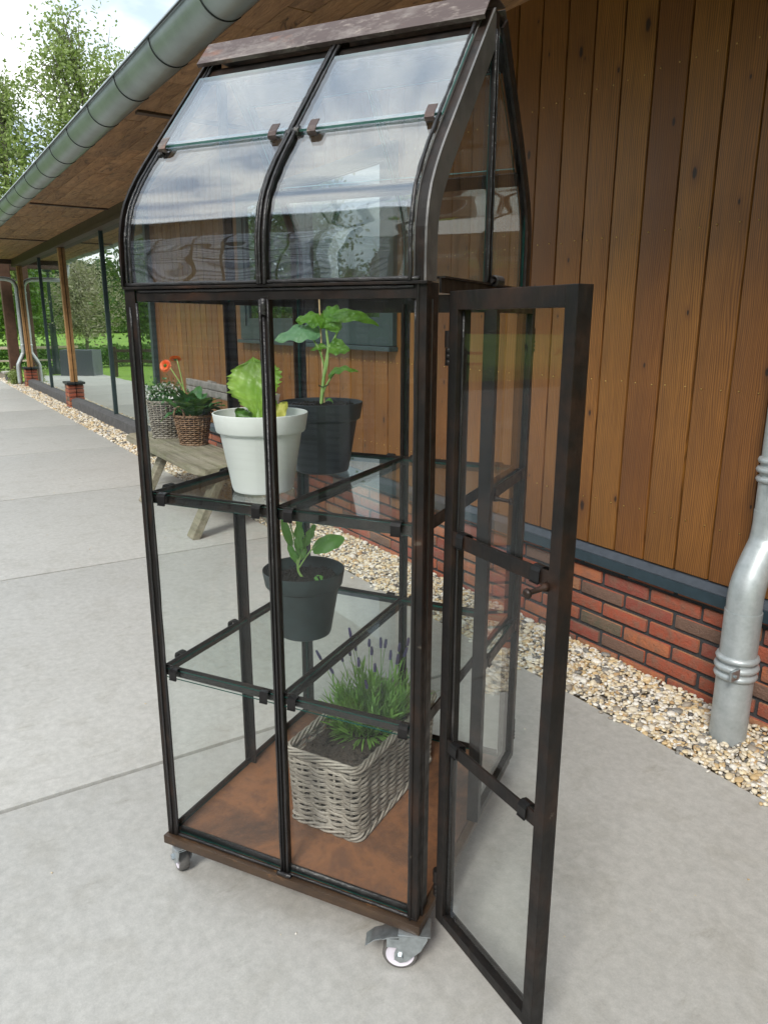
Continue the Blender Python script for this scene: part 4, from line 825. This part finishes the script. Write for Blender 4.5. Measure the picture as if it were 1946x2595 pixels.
# ------------------------------------------------------------------ doors
def door(name_label, width, hw, loc, rz, knob_x, mirror=False):
    b = B(); z0, z1 = .022, 1.272; tk = .028; sw = .0235
    b.box((0, 0, z0), (sw, tk, z1), 0, .001); b.box((width-sw, 0, z0), (width, tk, z1), 0, .001); b.box((sw, .0005, z1-.030), (width-sw, tk-.0005, z1), 0, .001); b.box((sw, .0005, z0), (width-sw, tk-.0005, z0+.022), 0, .001)
    d = cb(b, 'door', 'steel'); d.location = loc; d.rotation_euler = (0, 0, rz); d['label'] = name_label
    b = B(); bead(b, (sw+.002, .012, z0+.024), (sw+.002, .012, z1-.032), .0032, 51, 50, .0007); bead(b, (width-sw-.001, .014, z0+.024), (width-sw-.001, .014, z1-.032), .002, 52, 50, .0005); cb(b, 'sealant', 'putty', d, smooth='all')
    for zz in (Z1, Z2):
        b = B(); b.box((sw-.002, .0015, zz-.014), (width-sw+.002, .0060, zz+.012), 0, .0006); cb(b, 'crossbar', 'steel', d)
        for x in (.048, width-.052): clip(d, (x, .010, H+zz-.001))
    pane(sw-.003, width-sw+.003, .0085, .0125, z0+.018, Z2+.004, 'y', 'door_pane', d); pane(sw-.003, width-sw+.003, .0145, .0185, Z2-.010, Z1+.004, 'y', 'door_pane', d); pane(sw-.003, width-sw+.003, .0085, .0125, Z1+.0065, z1-.026, 'y', 'door_pane', d)
    b = B(); b.tube([(knob_x, .002, Z1-.012), (knob_x, -.006, Z1-.0125), (knob_x, -.010, Z1-.013), (knob_x, -.030, Z1-.015), (knob_x, -.034, Z1-.0155)], [.008, .0065, .0045, .0042, .0042], 12); tv, tf = ico(3); b.add(tv*np.array([.0082, .0062, .0082])+np.array([knob_x, -.037, Z1-.016]), tf); cb(b, 'door_knob', 'steel', d, smooth='all')
    for zc in (1.18, .10):
        b = B(); hx = -.010 if not mirror else width+.008; s_ = 1
        b.tube([(hx, .010, zc), (hx, .010, zc+.028)], .0095, 14); b.tube([(hx+.001, .010, zc-.03), (hx+.001, .010, zc-.001)], .0088, 14); tv, tf = ico(2)
        for q in range(3): b.add(tv*.006*np.array([1, 1, .9])+np.array([hx+(.008 if not mirror else -.007), .0035, zc-.024+q*.010]), tf)
        cb(b, 'hinge', 'steel', d, smooth=True)
    return d
door('open glass door swung out towards the viewer', .298, 0, (.692, -.002, 0), R(-35.4), .272)
door('closed glass door at the back of the gable end', .328, 0, (.678, .322, 0), R(90), .040, True)
# ------------------------------------------------------------------ castors
def caster(loc, rz, pedal=True):
    hub = B(); zw = .0378; cxo = -.022
    def ring(b, prof, n=40): # prof (r, y) lathe about y axis
        v = [(cxo+r_*math.cos(2*PI*k/n), y, zw+r_*math.sin(2*PI*k/n)) for r_, y in prof for k in range(n)]
        b.add(v, [(i*n+k, i*n+(k+1) % n, (i+1)*n+(k+1) % n, (i+1)*n+k) for i in range(len(prof)-1) for k in range(n)])
    b = B(); ring(b, [(.030, -.0125), (.0355, -.0125), (.0378, -.009), (.0378, .009), (.0355, .0125), (.030, .0125)]); ty = b.build('castor_wheel', 'rubber', gc, smooth=True)
    b = B(); ring(b, [(.0, -.0105), (.010, -.0125), (.012, -.0105), (.024, -.0095), (.0305, -.0128), (.0305, .0128), (.024, .0095), (.012, .0105), (.0, .0125)]); hb = b.build('wheel_hub', 'wheel_white', ty, smooth=True)
    b = B(); fk = [(-.010, .100), (.034, .100), (.036, .085), (.022, .055), (-.008, .026), (-.022, .022), (-.034, .030), (-.034, .046), (-.028, .064), (-.024, .085)]
    for s_ in (-1, 1):
        n = len(fk); b.add([(p[0], s_*.0165, p[1]) for p in fk]+[(p[0], s_*.0190, p[1]) for p in fk], [tuple(range(n)), tuple(range(n, 2*n))[::-1]]+[(k, (k+1) % n, n+(k+1) % n, n+k) for k in range(n)])
    b.box((-.024, -.019, .088), (.036, .019, .0905), 0, .0008); b.lathe([(0, .0905), (.022, .0905), (.022, .097), (0, .097)], (.008, 0, 0), 24); b.box((-.026, -.026, .0972), (.042, .026, .1002), 0, .001)
    fkk = b.build('castor_fork', 'galv', gc, smooth=True)
    b = B(); b.tube([(cxo, -.0235, zw), (cxo, .0235, zw)], .004, 10); b.lathe([(0, 0)], (0, 0, 0), 3) if False else None
    for s_ in (-1, 1): b.tube([(cxo, s_*.0190, zw), (cxo, s_*.0245, zw)], .0078, 6)
    b.build('axle_bolt', 'galv', fkk, smooth=True)
    if not pedal: ty.location = fkk.location = loc; ty.rotation_euler = fkk.rotation_euler = (0, 0, rz); return
    b = B(); b.sweep([(Vector((0, y, 0)), Vector((1, 0, 0)), Vector((0, 0, 1))) for y in (-.020, .020)], [(-.020, .090), (-.045, .087), (-.060, .081), (-.061, .079), (-.045, .084), (-.020, .087)])
    b.sweep([(Vector((0, y, 0)), Vector((1, 0, 0)), Vector((0, 0, 1))) for y in (-.018, .018)], [(-.0605, .0813), (-.078, .076), (-.096, .060), (-.097, .058), (-.078, .0735), (-.0615, .0788)]); b.box((-.050, -.020, .062), (-.024, -.0180, .083)); b.box((-.050, .0180, .062), (-.024, .020, .083))
    b.build('brake_pedal', 'galv', fkk, smooth=True)
    for o in (ty, fkk): o.location = loc; o.rotation_euler = (0, 0, rz)
    return ty, fkk
caster((.638, -.002, 0), R(20)); caster((.014, .012, 0), R(-35), False); caster((.612, .605, 0), R(60)); caster((.045, .605, 0), R(200))

# ================================================================== POTS AND PLANTS in the cabinet
c_, s_c = math.cos(CROT), math.sin(CROT)
def cw(x, y, z=0): return (CX+x*c_-y*s_c, CY+x*s_c+y*c_, z+H)
def pot(name, label, x, y, z, mat, soilz=.158, soil='potting_soil'):
    t = thing(name, label, 'plant pot', cw(x, y, z), CROT, 'plastic plant pots on the glass shelves')
    b = B(); b.lathe([(0, .004), (.052, .004), (.055, .001), (.060, .0), (.0655, .003), (.068, .010), (.0885, .128), (.090, .1305), (.0955, .133), (.0975, .136), (.1035, .1715), (.1035, .1735), (.1022, .1745), (.1005, .1735), (.0945, .137), (.086, .128), (.066, .014), (0, .012)], (0, 0, 0), 72)
    b.build('pot_body', mat, t, smooth=True)
    b = B(); rng = np.random.default_rng(int(x*1000)); n = 26; vv = [(0, 0, soilz+.004)]; ff = []
    for i in range(1, n+1):
        for k in range(72):
            r_ = min(.0955, .0675+(soilz-.014)*.1535)*i/n; vv.append((r_*math.cos(2*PI*k/72), r_*math.sin(2*PI*k/72), soilz+rng.normal(0, .0022)+.004*math.cos(i*.3)-.006*(i/n)**3))
    for k in range(72): ff.append((0, 1+k, 1+(k+1) % 72))
    for i in range(n-1):
        for k in range(72): a = 1+i*72; ff.append((a+k, a+72+k, a+72+(k+1) % 72, a+(k+1) % 72))
    b.add(vv, ff); tv, tf = ico(1)
    for _ in range(240):
        a = rng.uniform(0, 2*PI); q = (.078 if soilz < .14 else .086)*math.sqrt(rng.random()); s_ = rng.uniform(.0012, .0045); b.add(tv*s_*rng.uniform(.6, 1.2, 3)+np.array([q*math.cos(a), q*math.sin(a), soilz+.003]), tf)
    b.build('soil', soil, t, smooth='all'); return t
PS = .005
pot('plant_pot', 'glossy white pot with the lettuce on the upper glass shelf', .203, .150, Z1+PS+.0005, 'white_plastic', .130)
pot('plant_pot', 'dark anthracite pot with the staked cucumber plant behind the white pot', .213, .400, Z1+PS+.0005, 'anthracite_plastic', .163)
pot('plant_pot', 'dark green black pot with the cabbage seedling on the lower glass shelf', .200, .318, Z2+PS+.0005, 'green_black_plastic', .150)
def plant(name, label): return thing(name, label, 'plant', cw(0, 0, 0), CROT)
rt = Vector((.907, .422, 0)); cam_n = Vector((.42, -.88, .22))
# lettuce
lt = plant('lettuce_plant', 'young pale green lettuce with one tall frilly leaf in the white pot')
b = B()
lprof = lambda u: (.16+.10*u) if u < .12 else (.17+.83*min(1, (u-.12)/.42)**1.3)*(1 if u < .80 else max(.0, 1-((u-.80)/.205)**2.4))
vv, ff = [], []; p0 = Vector((.203, .150, .992)); p1 = Vector((.176, .170, 1.148)); nl, nw = 44, 18; d = (p1-p0).normalized(); ln = (p1-p0).length; n_ = (cam_n-d*cam_n.dot(d)).normalized(); sd = d.cross(n_); rl_ = random.Random(9); jag = {}
for i in range(nl+1):
    u = i/nl; w_ = .058*max(lprof(u), .0)
    for j in range(-nw, nw+1):
        t = j/nw; ed = abs(t)**3; jg = jag.setdefault((i, j > 0), rl_.uniform(.80, 1.08)); ww = w_*(1+(jg-1)*ed)
        q = p0+d*ln*(u-.10*(t*t)*max(0, u-.3)+.02*math.sin(t*19)*max(0, u-.8)*ed*3)+sd*t*ww+n_*(.018*math.sin(PI*u)-.010*(1-abs(t))*0+.016*t*t*math.sin(u*3)+.006*ed*math.sin(u*31+t*9)+.0012*math.sin(t*17+u*14)*math.sin(u*31)*(1-ed)-.004*math.exp(-(t*9)**2)*(1-u))
        vv.append(tuple(q))
k = 2*nw+1
for i in range(nl):
    for j in range(k-1): ff.append((i*k+j, i*k+j+1, (i+1)*k+j+1, (i+1)*k+j))
b.add(vv, ff); b.build('tall_leaf', 'lettuce_leaf', lt, smooth='all')['label'] = 'tall upright frilly pale green leaf'
b = B(); b.tube(smoothpath([(.203, .146, .980), (.199, .147, 1.02), (.186, .152, 1.08), (.178, .160, 1.12)], 6), [.0085-.0075*k/18 for k in range(19)], 8); b.build('midrib', 'stem_green', lt, smooth='all')
b = B(); leaf(b, (.208, .16, .99), (.212, .19, 1.06), (.4, -.8, .3), .022, ov, .1, .2, .35, .3, 11, 22, 6); b.build('inner_leaf', 'lettuce_leaf', lt, smooth='all')
b = B(); leaf(b, (.20, .145, .99), (.150, .135, 1.035), (.3, -.9, .4), .022, lob, .15, .2, .5, .3, 9, 18, 5); leaf(b, (.205, .145, .985), (.168, .120, 1.018), (.4, -.9, .3), .018, lob, .15, .2, .6, .3, 9, 16, 5); b.build('low_leaf', 'dark_leaf', lt, smooth='all')
b = B(); leaf(b, (.215, .155, 1.0), (.252, .183, 1.052), (.5, -.85, .1), .017, ov, .1, -.2, .4, .25, 9, 14, 4); b.build('yellow_leaf', 'yellow_leaf', lt, smooth='all')
# cucumber
cu = plant('cucumber_plant', 'cucumber plant with broad green leaves tied to a thin cane')
b = B(); b.tube(smoothpath([(.209, .403, .99), (.212, .402, 1.024), (.211, .42, 1.09), (.213, .440, 1.155), (.2085, .446, 1.18), (.204, .449, 1.205), (.203, .455, 1.235)], 5), [.0048-.0022*k/30 for k in range(31)], 8)
for pts, r_ in (([(.2135, .441, 1.158), (.224, .452, 1.18), (.232, .460, 1.206)], .0028), ([(.204, .449, 1.20), (.213, .455, 1.222), (.22, .462, 1.24)], .0025), ([(.207, .43, 1.115), (.196, .430, 1.15), (.178, .430, 1.178), (.168, .430, 1.19)], .0026), ([(.212, .405, 1.04), (.219, .418, 1.07), (.232, .435, 1.098)], .0022), ([(.211, .42, 1.085), (.216, .43, 1.12), (.2135, .440, 1.155)], .0022), ([(.2135, .441, 1.158), (.205, .437, 1.162)], .0018)):
    b.tube(smoothpath(pts, 5), r_, 7)
b.build('stem', 'stem_green', cu, smooth='all')
heartp = lambda u: (.55+.45*math.sin(PI*min(1, u*1.9))) if u < .26 else max(0., math.cos((u-.26)/.74*PI/2)**.72)*(1+.10*math.cos(u*14))
b = B(); leaf(b, (.189, .442, 1.200), (.090, .389, 1.176), (.30, -.62, .75), .030, heartp, .10, -.12, .10, .04, 7, 22, 6); b.build('large_leaf', 'bluish_leaf', cu, smooth='all')
b = B()
leaf(b, (.204, .452, 1.226), (.136, .415, 1.224), (.15, -.70, .70), .026, heartp, .20, -.45, .16, .05, 8, 22, 6)
leaf(b, (.205, .452, 1.232), (.322, .505, 1.212), (.1, -.75, .62), .021, lambda u: heartp(u)*.95, .26, -.5, .18, .05, 8, 24, 6)
leaf(b, (.206, .458, 1.243), (.236, .452, 1.196), (.35, -.85, .25), .029, heartp, .16, -.25, .16, .05, 8, 20, 6)
leaf(b, (.200, .462, 1.232), (.214, .492, 1.262), (.25, -.75, .55), .023, heartp, .1, -.3, .2, .05, 8, 18, 6)
leaf(b, (.196, .452, 1.236), (.238, .478, 1.246), (.2, -.8, .55), .024, heartp, .2, -.3, .2, .05, 8, 18, 6)
b.build('crown_leaf', 'cucumber_leaf', cu, smooth='all')
b = B(); leaf(b, (.215, .442, 1.160), (.262, .463, 1.152), (.35, -.8, .45), .022, heartp, .1, .4, .2, .05, 7, 16, 5); leaf(b, (.208, .440, 1.162), (.172, .425, 1.152), (.1, -.7, .6), .010, heartp, .1, .3, .2, .05, 7, 14, 4); leaf(b, (.219, .428, 1.093), (.288, .458, 1.101), (.1, -.5, .85), .014, heartp, .22, -.2, .25, .05, 7, 18, 5); b.build('small_leaf', 'cucumber_leaf', cu, smooth='all')
b = B(); leaf(b, (.219, .408, 1.03), (.238, .418, 1.024), (.1, -.5, .8), .005, ov, .5, 0, 0, 0, 5, 8, 2); b.build('seed_leaf', 'kohlrabi_leaf', cu, smooth='all')
b = B(); b.tube([(.220, .405, 1.0), (.1795, .459, 1.276)], .0021, 8); ck = tag(b.build('plant_stake', 'bamboo', None, smooth=True), 'thin wooden cane standing in the anthracite pot', 'plant stake'); ck.matrix_world = gc.matrix_world
ck.location = cw(0, 0, 0); ck.rotation_euler = (0, 0, CROT)
b = B(); b.tube(smoothpath([(.206+.009*math.cos(a)*1.1+.005, .412+.008*math.sin(a), 1.068+.002*math.sin(a*2)) for a in np.linspace(0, 2*PI*1.1, 12)], 3), .0011, 6); b.tube([(.219, .416, 1.068), (.227, .418, 1.072)], .001, 5); b.build('twist_tie', 'twine', cu, smooth='all')
# cabbage seedling
kh = plant('cabbage_seedling', 'pale stemmed cabbage seedling with one broad round leaf in the lower pot')
b = B(); b.tube(smoothpath([(.222, .318, .588), (.205, .314, .590), (.195, .312, .600), (.188, .312, .612), (.186, .314, .628)], 5), .0032, 8)
for pts in ([(.189, .313, .618), (.205, .330, .650), (.222, .345, .672), (.25, .362, .690)], [(.187, .313, .622), (.180, .318, .66), (.17, .322, .70), (.155, .33, .73)], [(.187, .313, .625), (.192, .325, .66), (.195, .335, .70)], [(.186, .314, .625), (.176, .316, .655), (.166, .318, .675)], [(.187, .313, .625), (.186, .325, .66), (.183, .335, .70)], [(.185, .314, .625), (.165, .318, .66), (.148, .322, .70)]):
    b.tube(smoothpath(pts, 5), .0019, 7)
b.build('stem', 'stem_green', kh, smooth='all')
rnd = lambda u: math.sin(PI*min(1, .06+.93*u))**.55
lob2 = lambda u: (math.sin(PI*min(1, u*.9+.08))**.5)*(.62+.38*abs(math.cos(u*3.1*PI+.4)))
b = B(); leaf(b, (.216, .338, .662), (.284, .382, .690), (.15, -.75, .62), .024, rnd, .12, -.15, .08, .04, 5, 20, 5)
leaf(b, (.184, .322, .650), (.174, .345, .740), (.5, -.8, .1), .0135, lob2, .12, .15, .3, .12, 5, 26, 6); leaf(b, (.194, .330, .668), (.216, .352, .726), (.4, -.85, .1), .0115, lob2, .08, .25, .35, .12, 5, 24, 6)
leaf(b, (.166, .318, .672), (.138, .322, .742), (.5, -.8, .2), .011, rnd, .1, .2, .12, .05, 6, 16, 5); leaf(b, (.184, .315, .632), (.158, .314, .678), (.5, -.8, .3), .010, lob, .1, .3, .35, .1, 7, 16, 5); leaf(b, (.187, .318, .64), (.196, .335, .672), (.5, -.8, .3), .013, lob, .1, .3, .3, .1, 7, 16, 5)
leaf(b, (.228, .318, .586), (.250, .330, .5965), (.1, -.5, .8), .014, rnd, .15, -.2, .05, 0, 5, 12, 4); b.build('leaves', 'kohlrabi_leaf', kh, smooth='all')
# rectangular wicker basket
BX, BY, BR_ = .352, .362, R(-4)
wb = thing('wicker_planter', 'rectangular grey wicker basket with the lavender on the rusty cabinet floor', 'basket', cw(BX, BY, .0035), CROT+BR_)
def rrect(w_, l_, r_, n):
    out = []; segs = [((w_/2-r_, -l_/2+r_), -90), ((w_/2-r_, l_/2-r_), 0), ((-w_/2+r_, l_/2-r_), 90), ((-w_/2+r_, -l_/2+r_), 180)]
    for (cx_, cy_), a0 in segs:
        for k in range(7): a = R(a0+90*k/6); out.append(Vector((cx_+r_*math.cos(a), cy_+r_*math.sin(a))))
    out.append(out[0]); L_ = [0]
    for a, c in zip(out, out[1:]): L_.append(L_[-1]+(c-a).length)
    res = []; i = 0
    for k in range(n):
        s_ = L_[-1]*k/n
        while L_[i+1] < s_: i += 1
        a, c = out[i], out[i+1]; t = (s_-L_[i])/max(L_[i+1]-L_[i], 1e-9); p = a.lerp(c, t); tg = (c-a).normalized() if (c-a).length > 1e-9 else Vector((1, 0)); res.append((p, Vector((tg.y, -tg.x))))
    return res
b = B(); rows = 28; hb_ = .212; ns = 26; rw = random.Random(6)
for k in range(rows):
    z = .012+(hb_-.030)*(k+.5)/rows; m = ns*6; sc = 1+.06*z/hb_; Q = rrect(.190*sc, .400*sc, .018, m)
    for strand in range(2):
        ph = PI*k+strand*PI*0; pts = []
        for j in range(m+1):
            p, nr = Q[j % m]; o = .0056*math.cos(PI*ns*j/m+PI*k); zz = z+(strand-.5)*.0033+.0026*math.sin(PI*ns*j/m*1.0+k*.7)+rw.uniform(-.0006, .0006); pts.append((p.x+nr.x*o, p.y+nr.y*o, zz))
        b.tube(pts, .0026, 5, cap=False)
for j in range(ns):
    p, nr = rrect(.190, .400, .018, ns*2)[j*2]; p2, _ = rrect(.2015, .424, .018, ns*2)[j*2]; b.tube([(p.x, p.y, 0), (p2.x, p2.y, hb_-.01)], .0034, 6)
b.build('woven_side', 'grey_wicker', wb, smooth='all')
b = B()
for (w_, l_, z, rr2, nn) in ((.207, .430, hb_-.010, .0036, 5), (.196, .406, .008, .0034, 4)):
    for q in range(nn):
        Q = rrect(w_, l_, .02, 220); b.tube([(p.x+nr.x*.0065*math.cos(j*.24+q*2*PI/nn), p.y+nr.y*.0065*math.cos(j*.24+q*2*PI/nn), z+.0072*math.sin(j*.24+q*2*PI/nn)) for j, (p, nr) in enumerate(Q+[Q[0]])], rr2, 5, cap=False)
b.build('braided_rim', 'grey_wicker', wb, smooth='all')
b = B(); nx, ny = 30, 60; rng = np.random.default_rng(3); vv = [((i/nx-.5)*.182, (j/ny-.5)*.392, .176+rng.normal(0, .0022)+.006*math.sin(i*.3)*math.cos(j*.2)) for i in range(nx+1) for j in range(ny+1)]
b.add(vv, [(i*(ny+1)+j, i*(ny+1)+j+1, (i+1)*(ny+1)+j+1, (i+1)*(ny+1)+j) for i in range(nx) for j in range(ny)]); tv, tf = ico(1)
for _ in range(350): s_ = rng.uniform(.001, .0042); b.add(tv*s_+np.array([rng.uniform(-.085, .085), rng.uniform(-.19, .19), .178]), tf)
b.build('soil', 'dry_soil', wb, smooth='all')
b = B(); b.box((-.090, -.195, .004), (.090, .195, .170)); b.build('liner', 'potting_soil', wb)
# lavender
lv = plant('lavender_plant', 'bushy lavender with small violet flower spikes in the rectangular basket'); rl2 = random.Random(12); b = B()
def blade(b, p0, d, ln, wd, curl):
    pts = []; n = 6; side = d.cross(Vector((0, 0, 1))); side = side.normalized() if side.length > .05 else Vector((1, 0, 0)); side = (side*math.cos(curl*9)+Vector((0, 0, 1))*.5*math.sin(curl*9)).normalized(); vv = []
    for k in range(n+1):
        u = k/n; c = p0+d*ln*u+Vector((d.x, d.y, 0))*ln*.35*u*u*abs(curl)-Vector((0, 0, 1))*ln*.3*u*u*abs(curl); w_ = wd*math.sin(PI*min(1, .12+.85*u))**.7; vv += [tuple(c-side*w_), tuple(c+Vector((0, 0, wd*.2))), tuple(c+side*w_)]
    b.add(vv, [(3*k+q, 3*k+q+1, 3*k+q+4, 3*k+q+3) for k in range(n) for q in (0, 1)])
cxl, cyl = .352, .385
for k in range(165):                     # upright shoots carrying pairs of narrow leaves
    a = rl2.uniform(0, 2*PI); q = math.sqrt(rl2.random()); p = Vector((cxl+.062*q*math.cos(a), cyl+.095*q*math.sin(a), .178)); out = Vector((math.cos(a), math.sin(a)*1.1, 0))
    d = (out*q*rl2.uniform(.25, .95)+Vector((.08, .03, rl2.uniform(.8, 1.3)))).normalized(); ln = rl2.uniform(.05, .135)*(1.15-.35*q)
    for j in range(6):
        f = (j+1)/6; c = p+d*ln*f; aa = rl2.uniform(0, 2*PI)
        for s_ in (0, PI): dd = (d*1.0+Vector((math.cos(aa+s_), math.sin(aa+s_), .1))*rl2.uniform(.25, .7)).normalized(); blade(b, c, dd, rl2.uniform(.026, .052), rl2.uniform(.0019, .0032), rl2.uniform(-.5, .5))
for k in range(60):
    a = rl2.uniform(PI*.95, PI*1.95); p = Vector((cxl+.05*math.cos(a), cyl+.08*math.sin(a), .182)); d = Vector((math.cos(a), math.sin(a), rl2.uniform(-.05, .45))).normalized(); blade(b, p, d, rl2.uniform(.035, .06), .0026, .3)
b.build('foliage', 'lavender_leaf', lv, smooth='all')
tv, tf = ico(1)
hd = [(.312, .355, .446), (.246, .308, .39), (.328, .352, .411), (.340, .347, .373), (.367, .368, .401), (.386, .382, .421), (.397, .387, .419), (.449, .412, .424), (.446, .403, .398), (.359, .370, .421), (.300, .33, .385), (.315, .345, .398), (.41, .39, .388), (.425, .40, .375), (.38, .36, .36), (.275, .32, .35), (.43, .40, .41), (.37, .33, .325)]
for i, h_ in enumerate(hd):
    h_ = Vector(h_); base = Vector((cxl+(h_.x-cxl)*.45, cyl+(h_.y-cyl)*.5+.01, .19)); b = B(); m_ = (base+h_)/2+Vector((rl2.uniform(-.008, .008), 0, 0)); sp = smoothpath([base, m_, h_], 6); b.tube(sp, .0009, 5); st = b.build('flower_stem', 'lavender_leaf', lv, smooth='all')
    dv = (sp[-1]-sp[-3]).normalized(); b = B(); L_ = rl2.uniform(.016, .026)
    for q in range(7):
        for r_ in range(5):
            a = 2*PI*r_/5+q; c = h_+dv*(L_*(q/6-.4)); rd_ = .0026*(1-abs(q/6-.4)*.7); b.add(tv*np.array([.0022, .0022, .0028])+np.array(c+Vector((math.cos(a), math.sin(a), 0))*rd_), tf)
    b.build('flower_spike', 'lavender_head', st, smooth='all')
